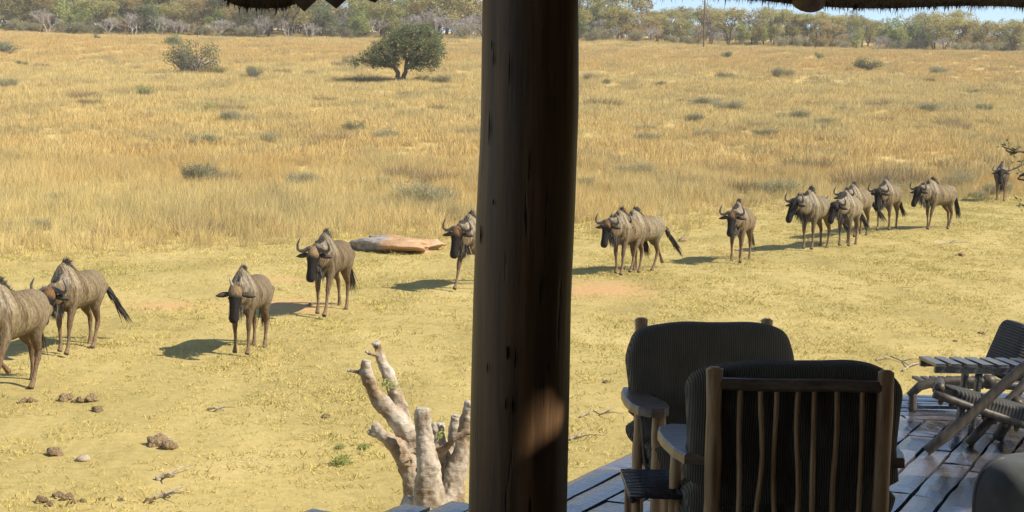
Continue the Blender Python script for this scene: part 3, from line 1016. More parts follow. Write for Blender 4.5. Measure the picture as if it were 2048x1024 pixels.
W = wildebeest
W(24, 786, 9, .985, 'largest wildebeest, head out of view, walking past the clods on the cropped grass', yaw=-.75, legs=(.30, -.22, .26, -.18), lift=(.0, .75, 0, 0), tail=(.10, -.15), seed=1, mane=.9)
W(152, 704, 12, .90, 'grey wildebeest with its face hidden behind the larger one in front and tail blown out', yaw=.05, neck_drop=.75, legs=(.12, -.10, .22, -.10), tail=(.35, .35), seed=2, brow=(.21, .115, .055))
W(497, 704, 8, .865, 'young wildebeest with short straight pale horn and wide ears', yaw=.15, pitch=70, legs=(.05, -.06, .10, -.10), tail=(.05, 0), horns='spike', neck_drop=.45, seed=3, coat=(.165, .128, .085), brow=(.24, .17, .09), mane=.85, beard_pale=.6)
W(661, 627, 11, .97, 'wildebeest following behind the young one, orange brow and long beard, near the flat rock', yaw=-.05, pitch=70, legs=(.30, -.05, .05, -.30), tail=(.22, .1), seed=4, coat=(.145, .108, .067), brow=(.30, .21, .11))
W(952, 577, 22, 1.02, 'wildebeest half hidden behind the thick wooden post', yaw=-.05, pitch=70, legs=(-.20, .28, .1, -.1), seed=5, brow=(.22, .125, .06))
W(1284, 543, 40, .95, 'wildebeest mostly hidden behind its neighbour, dark tail swung out to the side', yaw=.0, legs=(.25, -.2, .28, -.25), lift=(0, 0, 0, .5), tail=(.45, .25), seed=7, coat=(.20, .162, .107))
W(1252, 548, 31, .97, 'wildebeest with brown brow walking in front of another of its pair', yaw=-.1, pitch=70, legs=(.12, -.12, .15, -.18), seed=6, brow=(.20, .115, .055), coat=(.178, .136, .083))
W(1479, 524, 21, .98, 'wildebeest walking alone between the close pair and the bunched group', yaw=-.05, pitch=66, legs=(.16, -.06, .05, -.10), tail=(.15, .1), seed=8, coat=(.178, .132, .08))
W(1628, 499, 36, 1.05, 'wildebeest leading the bunched group, black mane raised, face turned to its side', yaw=-.35, pitch=62, legs=(.05, -.05, .08, -.08), tail=(.30, .5), seed=9, brow=(.03, .026, .022), mane=1.15, coat=(.185, .15, .097))
W(1712, 474, 34, 1.0, 'wildebeest hidden at the back of the bunched group with horns showing above it', yaw=-.1, legs=(.1, -.1, .1, -.1), tail=(.5, .4), seed=11)
W(1694, 492, 25, 1.0, 'pale-shouldered wildebeest second in the bunched group with head lowered to its side', yaw=-.35, pitch=56, neck_drop=.6, legs=(.05, -.05, .1, -.12), seed=10, coat=(.215, .172, .112), brow=(.05, .04, .03), tail=(.5, .3))
W(1774, 462, 29, 1.02, 'wildebeest facing forward with long spread horns just behind the bunched group', yaw=-.12, pitch=70, legs=(-.05, .16, .1, -.15), tail=(.4, .2), seed=12, brow=(.05, .035, .028), neck_drop=.5)
W(1874, 459, 52, 1.0, 'wildebeest in side view walking near the end of the file', yaw=-.1, pitch=62, legs=(.20, -.08, .18, -.12), tail=(.2, 0), seed=13, brow=(.05, .035, .028))
W(2001, 402, 21, 1.0, 'last wildebeest of the file, facing straight out of the tall grass edge', yaw=0, pitch=60, legs=(.08, -.08, .1, -.1), seed=14, coat=(.11, .085, .062), brow=(.03, .025, .02), neck_drop=.4)

# ------------------------------------------------------------------ rock, clods, stump, sticks
def lump(name, mat, r, seed, squash=.7, rough=.22, sub=3, flat=True):
    import bmesh
    random.seed(seed)
    bm = bmesh.new()
    bmesh.ops.create_icosphere(bm, subdivisions=sub, radius=1.0)
    ks = [(Vector((random.gauss(0, 1), random.gauss(0, 1), random.gauss(0, 1))) * random.choice((1.2, 2.2, 4.0, 7.0)), random.uniform(0, 6.28)) for _ in range(14)]
    from mathutils import noise as mnoise
    for v in bm.verts:
        fr = mnoise.fractal(v.co * 2.3 + Vector((seed, seed * .7, 0)), .9, 2.1, 5)
        v.co = v.co * (1 + rough * .55 * fr)
        d = sum(math.sin(v.co.dot(k) + ph) / max(1.0, k.length * .55) for k, ph in ks)
        v.co = v.co * (1 + rough * d * .55)
        v.co = Vector((v.co.x * r[0], v.co.y * r[1], v.co.z * r[2]))
        if flat and v.co.z < -.35 * r[2]:
            v.co.z = -.35 * r[2] - .02
    me = bpy.data.meshes.new(name)
    bm.to_mesh(me); bm.free()
    me.materials.append(mat)
    me.polygons.foreach_set('use_smooth', [True] * len(me.polygons))
    return me

def rock_mat():
    t = NT('orange_rock')
    v = t.coords('Object')
    f = t.noise(v, 2.2, 6, .6); f2 = t.noise(v, 9, 5, .6)
    warm = t.ramp(f, [(.3, (.31, .18, .095)), (.55, (.43, .27, .145)), (.75, (.48, .35, .22))])
    grey = t.ramp(f2, [(.3, (.13, .11, .095)), (.7, (.40, .36, .31))])
    sx = t.n('ShaderNodeSeparateXYZ'); t.l(v, sx.inputs[0])
    m = t.ramp(t.math('ADD', t.math('MULTIPLY', sx.outputs[0], -.55), t.math('MULTIPLY', f, .6)), [(.42, (0, 0, 0)), (.58, (1, 1, 1))])
    c = t.mix(m, warm, grey)
    t.bump(f2, .6, .05)
    return t.set(c, .9, .2)
g = ground(805, 502)
rk = link('flat_rock', lump('flat_rock', rock_mat(), (.92, .8, .21), 4, .5, .40, 5, False), None, (g.x, g.y + .3, g.z + .015))
tag(rk, 'low flat orange rock with grey weathered end at the edge of the tall grass', 'rock')

M['clod'] = noise_mat('clod', [(.3, (.25, .165, .085)), (.5, (.42, .29, .155)), (.7, (.56, .43, .26))], 3.5, rough=.95, bump=1.0, bdist=.1)
M['palestone'] = noise_mat('pale_stone', [(.3, (.27, .21, .14)), (.7, (.47, .39, .28))], 4, rough=.9, bump=.6, bdist=.01)
clods = [lump('clod', M['clod'], (1, .85, .72), 50 + i, rough=.42, sub=3) for i in range(5)]
stones = [lump('pale_stone', M['palestone'], (1, .8, .5), 80 + i, rough=.4, sub=2) for i in range(2)]
CL = [(113, 912, 34, 0), (310, 893, 44, 0), (344, 897, 34, 0), (165, 922, 26, 1), (44, 806, 22, 0), (64, 803, 26, 0), (128, 802, 30, 0), (157, 805, 26, 0), (185, 803, 30, 0), (196, 823, 24, 0),
      (82, 1006, 26, 0), (100, 1012, 22, 0), (114, 996, 24, 0), (138, 1000, 26, 0), (148, 1008, 16, 0), (166, 1004, 14, 0), (200, 1003, 13, 0), (242, 1002, 14, 0), (297, 1008, 20, 0), (654, 838, 22, 0), (336, 878, 14, 1), (318, 960, 10, 1),
      (1214, 767, 14, 0), (1965, 668, 14, 0), (1912, 684, 10, 0), (1370, 484, 26, 0), (1918, 512, 14, 0), (620, 612, 12, 0), (1925, 513, 12, 0)]
random.seed(8)
for (x, y, w, k) in CL:
    g = ground(x, y)
    s = w * g.y / F_PX / 2.2
    o = link('pale_stone' if k else 'soil_clod', random.choice(stones if k else clods), None, (g.x, g.y, g.z + .18 * s))
    o.scale = (s, s, s * random.uniform(.8, 1.1)); o.rotation_euler = (0, 0, random.uniform(0, 6.28))
    if k: tag(o, 'small pale stone lying in the cropped grass', 'stone', 'pale stones in the grass')
    else: tag(o, 'crumbly reddish brown clod lying on the cropped grass', 'clod', 'brown clods on the cropped grass')

def stump_mat():
    t = NT('stump_bark')
    v = t.coords('Object')
    f = t.noise(v, 4.5, 7, .72); f2 = t.noise(t.coords('Object', (1, 1, 2.2)), 16, 5, .7)
    c = t.ramp(f, [(.32, (.13, .092, .06)), (.43, (.31, .245, .175)), (.54, (.45, .385, .295)), (.68, (.58, .525, .43))])
    sx = t.n('ShaderNodeSeparateXYZ'); t.l(v, sx.inputs[0])
    warm = t.ramp(t.math('ADD', t.math('MULTIPLY', sx.outputs[2], .5), t.math('MULTIPLY', f, .5)), [(.25, (.62, .50, .30)), (.55, (1, 1, 1))])
    c = t.mix(.55, c, t.mix(1.0, c, warm, 'MULTIPLY'))
    f3 = t.noise(v, 2.6, 4, .6, .5)
    c = t.mix(t.ramp(f3, [(.50, (0, 0, 0)), (.57, (.8, .8, .8))]), c, t.mix(1.0, c, (.66, .53, .38), 'MULTIPLY'))
    h = t.math('ADD', t.math('MULTIPLY', f, .5), t.math('MULTIPLY', f2, .6))
    t.bump(h, .9, .025)
    return t.set(c, .85, .25)
M['stump'] = stump_mat()
M['cut'] = noise_mat('cut_wood', [(.3, (.30, .26, .20)), (.7, (.52, .47, .38))], 22, rough=.9, bump=.3)
def stump():
    random.seed(3)
    Yb = 11.0
    base = P(858, 1100, Yb)
    gz = float(terrain(base.x, base.y))
    root = empty('pollarded_stump', (base.x, base.y, gz))
    tag(root, 'pollarded tree stump with stubby pale cut limbs beside the wooden post', 'tree stump')
    k = F_PX / Yb
    def q(px, py, dy=0.0):
        return P(px, py, Yb + dy) - root.location
    b, cuts = B(), []
    def limb(pts, rpx, cut=True):
        pp = [q(*p) for p in pts]
        rr = [r * .84 / k * random.uniform(.9, 1.1) for r in rpx]
        b.tube(pp, rr, 12)
        if cut:
            cuts.append((pp[-1], (pp[-1] - pp[-2]).normalized(), rr[-1]))
    # trunk into the ground
    b.tube([Vector((0, 0, -.1)), q(858, 1080), q(856, 1030), q(856, 990)], [.30, .27, .24, .19], 14)
    limb([(845, 1040), (832, 985), (812, 920), (790, 890), (762, 868), (748, 850)], [32, 30, 24, 19, 15, 12])
    limb([(780, 880), (752, 868), (738, 864)], [12, 9, 8])
    limb([(835, 985, .15), (826, 900, .15), (808, 855, .12), (778, 822, .1), (750, 790, .05), (735, 760, 0), (731, 735, 0), (733, 722, 0)], [30, 30, 27, 22, 18, 15, 14, 13])
    limb([(731, 742), (712, 743), (697, 741)], [7, 6, 5])
    limb([(808, 860, .2), (800, 810, .22), (782, 765, .22), (765, 725, .22), (757, 700, .22), (752, 686, .2)], [24, 19, 16, 14, 13, 14])
    limb([(758, 712, .2), (742, 706, .15), (733, 704, .1)], [6, 5, 4])
    limb([(858, 1040, -.25), (858, 985, -.25), (856, 930, -.25), (848, 870, -.22), (845, 835, -.2), (845, 818, -.2)], [40, 34, 27, 20, 18, 20])
    limb([(885, 1040, -.1), (905, 985, -.05), (920, 920, 0), (932, 860, .05), (938, 820, .05), (942, 805, .05)], [38, 30, 24, 19, 16, 15])
    limb([(890, 985, .2), (902, 920, .2), (908, 870, .25), (912, 845, .25), (914, 832, .25)], [22, 19, 16, 14, 14])
    limb([(872, 960, .1), (876, 915, .1), (874, 880, .1), (870, 860, .1), (866, 848, .1)], [22, 18, 12, 10, 9])
    limb([(870, 912, 0), (892, 896, -.1), (908, 876, -.15), (925, 868, -.15), (940, 862, -.15)], [11, 10, 9, 8, 8], False)
    limb([(895, 930, .3), (885, 890, .35), (880, 865, .35), (882, 848, .35)], [16, 13, 12, 12])
    me = remeshed(b, 'limbs', .013, M['stump'], 2)
    n = len(me.vertices)
    co = np.empty(n * 3, np.float32); me.vertices.foreach_get('co', co); co = co.reshape(-1, 3)
    nr = np.empty(n * 3, np.float32); me.vertices.foreach_get('normal', nr); nr = nr.reshape(-1, 3)
    d = .0022 * np.sin(co[:, 0] * 31 + 2 * np.sin(co[:, 2] * 17)) * np.sin(co[:, 2] * 41 + co[:, 1] * 23) + .0018 * np.sin(co[:, 2] * 95 + 3 * np.sin(co[:, 0] * 40)) + .0008 * np.sin(co[:, 0] * 130 + co[:, 1] * 90)
    from mathutils import noise as mnoise
    fr = np.array([mnoise.fractal(Vector((float(p[0]) * 9, float(p[1]) * 9, float(p[2]) * 6)), .8, 2.2, 5) for p in co])
    co = co + nr * (d + .017 * fr)[:, None]
    me.vertices.foreach_set('co', co.ravel()); me.update()
    lo = link('limbs', me, root)
    for (p, d, r) in cuts:
        cb = B(); cb.tube([p - d * .01, p + d * .004, p + d * .010], [r * .82, r * .80, r * .6], 12)
        cb.build('cut_face', M['cut'], lo)
    # sprigs of fresh leaves growing from the forks
    fb = B()
    for (x, y) in ((772, 770), (776, 765), (842, 826), (860, 850), (882, 870), (866, 880), (784, 775), (838, 905)):
        c = q(x, y, -.18)
        for _ in range(16):
            fb.blade(c + Vector((random.gauss(0, .02), random.gauss(0, .02), random.gauss(0, .015))), (random.gauss(0, .7), random.gauss(0, .7), random.gauss(.5, .5)), random.uniform(.02, .05), .014, .2)
    fb.build('sprigs', LM['green'], root)
stump()

def weed(px, py, wpx, label):
    g = ground(px, py); s = wpx * g.y / F_PX
    b = B(); random.seed(px)
    for i in range(170):
        a = random.uniform(0, 6.28); r = .45 * math.sqrt(random.random()) * s
        b.blade((r * math.cos(a), r * math.sin(a), random.uniform(0, .35) * s), (random.gauss(0, .7), random.gauss(0, .7), random.uniform(.2, 1)), random.uniform(.12, .3) * s, .05 * s, .2)
    for i in range(12):
        b.tube([(0, 0, -.02), (random.uniform(-.3, .3) * s, random.uniform(-.3, .3) * s, .4 * s)], [.01 * s + .002, .002], 4)
    o = b.build('weed', LM['green']); o.location = g
    tag(o, label, 'weed')
weed(685, 930, 46, 'low leafy green weed in the cropped grass beside the tree stump')
weed(680, 900, 24, 'tiny green weed sprouting behind the larger weed by the stump')
weed(728, 900, 26, 'small green weed close against the limbs of the tree stump')
weed(655, 552, 16, 'tiny bright green weed between two walking wildebeest')

M['stick'] = noise_mat('stick', [(.3, (.20, .15, .10)), (.7, (.42, .36, .28))], 20, (1, 1, 1), .9, .3)
def stick(pts, r, label, mat='stick'):
    b = B(); gp = [ground(*p) for p in pts]
    o0 = gp[0].copy()
    b.tube([p - o0 + Vector((0, 0, .015 + .03 * (i % 2))) for i, p in enumerate(gp)], [r * (1 - .6 * i / len(gp)) for i in range(len(gp))], 6)
    m = gp[len(gp) // 2] - o0
    for s in (-1, 1):
        e = m + Vector((random.uniform(.1, .3), s * random.uniform(.1, .3), .08))
        b.tube([m + Vector((0, 0, .02)), m.lerp(e, .5) + Vector((0, 0, .03)), e], [r * .6, r * .4, r * .2], 5)
    o = b.build('fallen_stick', M[mat]); o.location = o0
    tag(o, label, 'stick')
stick([(1160, 838), (1185, 830), (1200, 832), (1228, 822)], .012, 'thin crooked stick on the grass between the post and the armchairs')
stick([(1140, 884), (1152, 880), (1163, 878)], .016, 'short bleached stick on the grass close to the terrace corner')
stick([(1752, 722), (1780, 720), (1806, 726), (1822, 740)], .012, 'arched bare twig on the grass behind the armchairs')
stick([(1805, 745), (1822, 736), (1840, 728), (1852, 720)], .016, 'forked dead branch on the grass beyond the terrace')
stick([(1850, 735), (1872, 728), (1900, 730), (1935, 736)], .014, 'bare branch lying at the shaded edge of the grass behind the deck chair')
stick([(1868, 492), (1900, 488), (1935, 486)], .015, 'long thin stick on the cropped grass near the end of the file')
stick([(312, 962), (330, 958), (350, 957)], .02, 'bleached stick lying among the clods')
stick([(310, 1000), (328, 996), (342, 998)], .02, 'dark broken stick lying beside the scattered clods')
stick([(415, 822), (430, 824), (448, 823)], .014, 'thin brown stick on open cropped grass')

# utility pole in front of the wood
g = ground(1407, 97)
up_ = empty('utility_pole', g)
tag(up_, 'thin brown utility pole standing in front of the far trees', 'pole')
b = B(); b.tube([(0, 0, -.5), (0, 0, 5), (.05, 0, 11.5)], [.15, .135, .11], 8); b.build('shaft', M['bark'], up_)
b = B(); b.box((0, 0, 8.3), (.34, .1, .1)); b.build('bracket', M['bark'], up_)

# ------------------------------------------------------------------ terrace
def slab_mat():
    t = NT('terrace_wood')
    v = t.coords('Object', (20, 2.2, 1))
    oi = t.n('ShaderNodeObjectInfo')
    f = t.noise(v, 1.6, 6, .62, .6); f2 = t.noise(t.coords('Object', (1, 1, 1)), 3.0, 4, .6)
    c = t.ramp(t.math('ADD', t.math('MULTIPLY', f, .7), t.math('MULTIPLY', t.math('SUBTRACT', oi.outputs['Random'], .2), .3)), [(.25, (.035, .032, .036)), (.45, (.085, .077, .084)), (.65, (.13, .118, .125)), (.85, (.18, .162, .168))])
    r = t.ramp(t.math('ADD', t.math('MULTIPLY', f, .5), t.math('MULTIPLY', f2, .5)), [(.32, (.06, .06, .06)), (.65, (.19, .19, .19))])
    t.bump(f, .32, .010)
    t.b.inputs['IOR'].default_value = 2.2
    return t.set(c, r, .9)
M['slab'] = slab_mat()
M['masonry'] = noise_mat('rough_stone', [(.3, (.12, .10, .08)), (.7, (.30, .26, .21))], 5, rough=.95, bump=.8, bdist=.03)
M['joint'] = noise_mat('dark_joint', [(.3, (.018, .016, .014)), (.7, (.05, .045, .04))], 8, rough=.95, bump=.4)

deck_edge = [(-6.0, 6.3), (-.62, 7.2), (-.28, 7.35), (.30, 7.80), (.57, 7.92), (.57, 8.30), (.66, 8.62), (1.3, 9.35), (2.3, 10.6), (3.2, 11.45), (6.5, 11.75)]
def deck_max_y(x):
    return float(np.interp(x, [p[0] for p in deck_edge], [p[1] for p in deck_edge]))
def terrace():
    random.seed(12)
    b = B()
    top = [(p[0], p[1] - .10, -.055) for p in deck_edge] + [(6.5, -4.2, -.055), (-6.0, -4.2, -.055)]
    n = len(top)
    v = top + [(p[0], p[1], -2.2) for p in top]
    f = [tuple(range(n))[::-1], tuple(range(n, 2 * n))] + [(i, (i + 1) % n, n + (i + 1) % n, n + i) for i in range(n)]
    b.add(v, f)
    o = b.build('terrace', M['joint'])
    tag(o, 'raised terrace floor of weathered wooden slabs with dark joints', 'terrace', kind='structure')
    # slabs: rows of long pieces laid askew, dark open joints between; the far end is laid across
    def slab_mesh(L, w):
        bb = B()
        nx, ny = 7, 3
        T = [[None] * (ny + 1) for _ in range(nx + 1)]
        v, f = [], []
        for i in range(nx + 1):
            for j in range(ny + 1):
                x = (i / nx - .5) * L; y = (j / ny - .5) * w
                e = (i in (0, nx)) or (j in (0, ny))
                if j in (0, ny): y += random.uniform(-.006, .006)
                if i in (0, nx): x += random.uniform(-.010, .010)
                v.append((x, y, -.007 if e else random.uniform(-.002, .002)))
        m = len(v)
        for i in range(nx):
            for j in range(ny):
                q = i * (ny + 1) + j
                f.append((q, q + ny + 1, q + ny + 2, q + 1))
        ring = [i * (ny + 1) for i in range(nx + 1)] + [nx * (ny + 1) + j for j in range(1, ny + 1)] + [i * (ny + 1) + ny for i in range(nx - 1, -1, -1)] + [j for j in range(ny - 1, 0, -1)]
        v += [(v[k][0], v[k][1], -.06) for k in ring]
        for a in range(len(ring)):
            a2 = (a + 1) % len(ring)
            f.append((ring[a], m + a, m + a2, ring[a2]))
        bb.add(v, f)
        return bb.mesh('slab', M['slab'])
    th = RAD(90 - 26)                                  # long joints run away to the right
    d = Vector((math.cos(th), math.sin(th), 0)); s = Vector((-d.y, d.x, 0))
    variants = {}
    count = 0
    def put(c, ang, L, w):
        nonlocal count
        key = (round(L, 1), round(w, 2), random.randint(0, 2))
        if key not in variants:
            variants[key] = slab_mesh(key[0], key[1])
        q = link('slab', variants[key], o, (c.x, c.y, random.uniform(-.003, .003)))
        q.rotation_euler = (random.uniform(-.004, .004), random.uniform(-.004, .004), ang + random.uniform(-.006, .006))
        count += 1
    W_, GAP = .160, .020
    org = Vector((1.0, 7.0, 0))
    for r in range(-34, 36):
        lane = org + s * (r * (W_ + GAP))
        t = -9.0 + (r % 3) * .42 + random.uniform(-.1, .1)
        while t < 9:
            L = random.choice((1.0, 1.2, 1.4))
            c = lane + d * (t + L / 2)
            a_, e_ = lane + d * t, lane + d * (t + L)
            t += L + GAP
            def inside(p):
                return -2.6 < p.x < 4.9 and 3.0 < p.y < min(deck_max_y(p.x) + .02, 10.25 + .0 * p.x)
            if inside(a_) and not inside(e_):           # trim the last piece to the edge of the floor
                while L > .3 and not inside(a_ + d * (L)):
                    L -= .1
                if L < .3: continue
                c = a_ + d * (L / 2)
            elif not inside(c) or not inside(a_) or not inside(e_):
                continue
            put(c, th, L, W_)
    # far end, laid across
    y = 10.32
    while y < 11.75:
        x = np.interp(y, [p[1] for p in deck_edge], [p[0] for p in deck_edge]) + random.uniform(0, .12)
        while x < 5.0:
            L = random.choice((.8, 1.0, 1.2))
            put(Vector((x + L / 2, y, 0)), 0.0, L, .15)
            x += L + GAP
        y += .15 + GAP
    return o, count
terr, n_slabs = terrace()
# low retaining wall below the floor, built of rough stones
def wall_stones():
    random.seed(40)
    mats = [lump('stone', M['masonry'], (.5, .5, .5), 400 + i, rough=.25, sub=2) for i in range(4)]
    pts = [Vector((p[0], p[1], 0)) for p in deck_edge[1:-1]]
    z = -.22
    while z > -1.5:
        for a, c in zip(pts[:-1], pts[1:]):
            L = (c - a).length; t = random.uniform(0, .1)
            while t < L - .1:
                w = random.uniform(.22, .36)
                p = a.lerp(c, (t + w / 2) / L)
                o = link('stone', random.choice(mats), terr, (p.x, p.y - .13, z))
                o.scale = (w * 1.05, .26, .24); o.rotation_euler = (0, 0, math.atan2(c.y - a.y, c.x - a.x))
                t += w
        z -= .2
wall_stones()

# ------------------------------------------------------------------ furniture
def wood(name, a, b_, c, rough=.55, stretch=(6, 6, .6), scale=5, spec=.4):
    return noise_mat(name, [(.3, a), (.5, b_), (.72, c)], scale, stretch, rough, .35, .006, spec)
M['pole'] = wood('peeled_pole', (.21, .115, .05), (.44, .26, .12), (.55, .36, .185))
M['poledark'] = wood('dark_pole', (.03, .024, .018), (.06, .047, .033), (.10, .08, .056), .5)
M['plank'] = wood('arm_plank', (.09, .06, .04), (.17, .12, .085), (.25, .19, .14), .38, (2, 6, 6), 5, .6)
def corduroy(name, colr, scale=34):
    t = NT(name)
    v = t.coords('Object')
    w = t.n('ShaderNodeTexWave', wave_type='BANDS', bands_direction='X')
    w.inputs['Scale'].default_value = scale
    w.inputs['Distortion'].default_value = .6
    w.inputs['Detail'].default_value = 1
    t.l(v, w.inputs[0])
    f = t.noise(v, 7, 4, .6)
    dark = tuple(q * .55 for q in colr); lite = tuple(q * 1.5 for q in colr)
    c = t.mix(t.math('MULTIPLY', w.outputs['Fac'], .75), dark, lite)
    c = t.mix(.4, c, t.mix(1.0, c, t.ramp(f, [(.3, (.6, .6, .6)), (.7, (1.2, 1.2, 1.15))]), 'MULTIPLY'))
    t.bump(t.math('ADD', t.math('MULTIPLY', w.outputs['Fac'], .6), f), .55, .01)
    return t.set(c, .92, .15)
M['cushion'] = corduroy('olive_corduroy', (.12, .105, .08))
M['stripes'] = corduroy('striped_canvas', (.075, .072, .066), 14)
M['canvas'] = noise_mat('grey_canvas', [(.3, (.075, .08, .078)), (.7, (.12, .125, .12))], 9, rough=.85, bump=.3, bdist=.01)

def cushion(w, d, h, creases=(), e=.38, seed=0, tuft=(), nu=84, nv=56, sag=0.0):
    """stuffed cushion centred at the origin; creases: heights (relative -.5...5) where it is drawn in"""
    random.seed(seed)
    sp = lambda c, p: math.copysign(abs(c) ** p, c)
    ph = [random.uniform(0, 6.28) for _ in range(6)]
    v, f = [], []
    for j in range(nv + 1):
        la = math.pi * (j / nv - .5)
        for i in range(nu):
            lo = 2 * math.pi * i / nu
            x = sp(math.cos(la), e) * sp(math.cos(lo), e)
            y = sp(math.cos(la), e * 1.6) * sp(math.sin(lo), e * 1.6)
            z = sp(math.sin(la), e)
            k = 1.0
            for cz in creases:
                k -= .20 * math.exp(-((z * .5 - cz) / .03) ** 2)
            kx = 1 - (1 - k) * .55 + .018 * math.sin(5 * z + ph[0]) + .012 * math.sin(11 * z + ph[1])
            ky = k + .05 * math.sin(3 * x + ph[2]) * math.cos(2.5 * z + ph[3])
            zz = z + .025 * math.sin(2.6 * x + ph[4]) + .012 * math.sin(7 * x + ph[5]) - sag * (x * x)
            for (tx, tz) in tuft:
                ky -= .55 * math.exp(-(((x * .5 - tx) / .075) ** 2 + ((z * .5 - tz) / .085) ** 2)) + .22 * math.exp(-(((x * .5 - tx) / .02) ** 2 + ((z * .5 - tz + .12) / .2) ** 2))
            v.append((x * kx * w / 2, y * ky * d / 2, zz * h / 2))
    for j in range(nv):
        for i in range(nu):
            i2 = (i + 1) % nu
            f.append((j * nu + i, j * nu + i2, (j + 1) * nu + i2, (j + 1) * nu + i))
    f.append(tuple(range(nu))[::-1]); f.append(tuple(nv * nu + i for i in range(nu)))
    return B().add(v, f)

def rod(b, p, q, r, bend=.0, seg=9, n=6, taper=1.0):
    p, q = Vector(p), Vector(q); L = (q - p).length
    off = Vector((random.gauss(0, 1), random.gauss(0, 1), random.gauss(0, 1)))
    ph = random.uniform(0, 6.28)
    pts = [p.lerp(q, i / n) + off * (bend * L * math.sin(math.pi * i / n) * math.sin(4 * i / n + ph)) for i in range(n + 1)]
    b.tube(pts, [r * (1 + .07 * math.sin(3.1 * i + ph)) * (1 + (taper - 1) * i / n) for i in range(n + 1)], seg)

def armchair(loc, rz, label, seed, lift=0.0):
    random.seed(seed)
    root = empty('armchair', loc, rz)
    tag(root, label, 'armchair', 'rustic pole armchairs on the terrace')
    for s in (-1, 1):
        b = B(); rod(b, (s * .3265, -.32, 0), (s * .3265, -.33, 1.02), .031, .004, 12)
        b.tube([(s * .3265, -.33, 1.018), (s * .3265, -.33, 1.027)], [.028, .02], 12)
        b.build('back_post', M['pole'], root, True)
        b = B(); rod(b, (s * .345, .25, 0), (s * .345, .25, .64), .033, .004, 12); b.build('front_leg', M['pole'], root, True)
        b = B(); rod(b, (s * .415, .09, 0), (s * .41, .10, .64), .024, .01, 10); b.build('arm_support', M['pole'], root, True)
        b = B(); rod(b, (s * .35, .22, .28), (s * .41, .13, .62), .012, .05, 8); b.build('arm_brace', M['poledark'], root, True)
        # arm: a broad plank, narrow at the post, rounded at the front
        out = [(.335, -.285), (.425, -.275), (.455, -.15), (.475, .05), (.478, .22), (.46, .33), (.41, .385), (.35, .38), (.315, .32), (.305, .18), (.33, .02), (.34, -.15)]
        if s < 0: out = [(-x, y) for x, y in out][::-1]
        n = len(out); zt, zb = .680, .640
        v = [(x * .985, y * .985, zt) for x, y in out] + [(x, y, zt - .008) for x, y in out] + [(x, y, zb) for x, y in out]
        f = [tuple(range(n))] + [(n + i, n + (i + 1) % n, (i + 1) % n, i) for i in range(n)] + [(2 * n + i, 2 * n + (i + 1) % n, n + (i + 1) % n, n + i) for i in range(n)] + [tuple(2 * n + i for i in range(n))[::-1]]
        B().add(v, f).build('armrest', M['plank'], root)
        b = B(); rod(b, (s * .335, -.33, .31), (s * .345, .28, .31), .026, .004); b.build('side_rail', M['pole'], root, True)
    b = B(); rod(b, (-.34, .25, .31), (.34, .25, .31), .028, .004); b.build('front_rail', M['pole'], root, True)
    b = B(); b.tube([(-.31, -.335, .965), (-.1, -.337, .962), (.1, -.335, .966), (.31, -.333, .962)], [(.024, .02), (.026, .021), (.025, .02), (.024, .02)], 8)
    b.build('top_rail', M['plank'], root)
    b = B(); rod(b, (-.33, -.335, .34), (.33, -.335, .34), .024, .004); b.build('lower_rail', M['pole'], root, True)
    for x in (-.222, -.155, -.085, -.008, .058, .143, .232):
        b = B(); rod(b, (x + random.uniform(-.006, .006), -.338, .345), (x + random.uniform(-.006, .006), -.336, .955), .0105, .022, 7, 12)
        b.build('spindle', M['pole'], root, True)
    c = cushion(.80, .66, .18, (), .42, seed + 3).build('seat_cushion', M['cushion'], root, True)
    c.location = (0, .03, .425)
    c = cushion(.825, .21, .63, (.10, -.26), .31, seed + 7, tuft=((-.24, .08), (.24, .08), (0, -.12))).build('back_cushion', M['cushion'], root, True)
    c.location = (0, -.190, .70 + lift); c.rotation_euler = (RAD(3), 0, 0)
    # woven straps under the seat
    for y in (-.22, -.08, .06, .19):
        b = B(); b.box((0, y, .325), (.66, .05, .008)); b.build('seat_strap', M['poledark'], root)
    return root
armchair((1.105, 5.62, 0), .0, 'olive-cushioned pole armchair showing its back of thin crooked spindles', 61, .018)
armchair((1.022, 6.79, 0), math.pi + .10, 'olive-cushioned pole armchair facing the other, its buttoned back cushion in view', 67)

def side_table():
    random.seed(70)
    root = empty('side_table', (.612, 5.84, 0), 0)
    tag(root, 'small side table topped with thin dark slats between the two armchairs', 'table')
    for sx in (-1, 1):
        for sy in (-1, 1):
            b = B(); rod(b, (sx * .085, sy * .2, 0), (sx * .085, sy * .2, .44), .016, .005, 8); b.build('leg', M['pole'], root, True)
        b = B(); rod(b, (sx * .105, -.235, .432), (sx * .105, .235, .432), .011, .002, 8); b.build('top_rail', M['poledark'], root, True)
    for i in range(17):
        y = -.23 + .46 * i / 16
        b = B(); rod(b, (-.118, y, .452), (.118, y, .452), .0125, .003, 7, 3); b.build('slat', M['slatw'], root, True)
M['slatw'] = wood('slat_wood', (.025, .021, .02), (.05, .043, .04), (.085, .074, .07), .22, (6, .6, 6), 5, .7)
side_table()

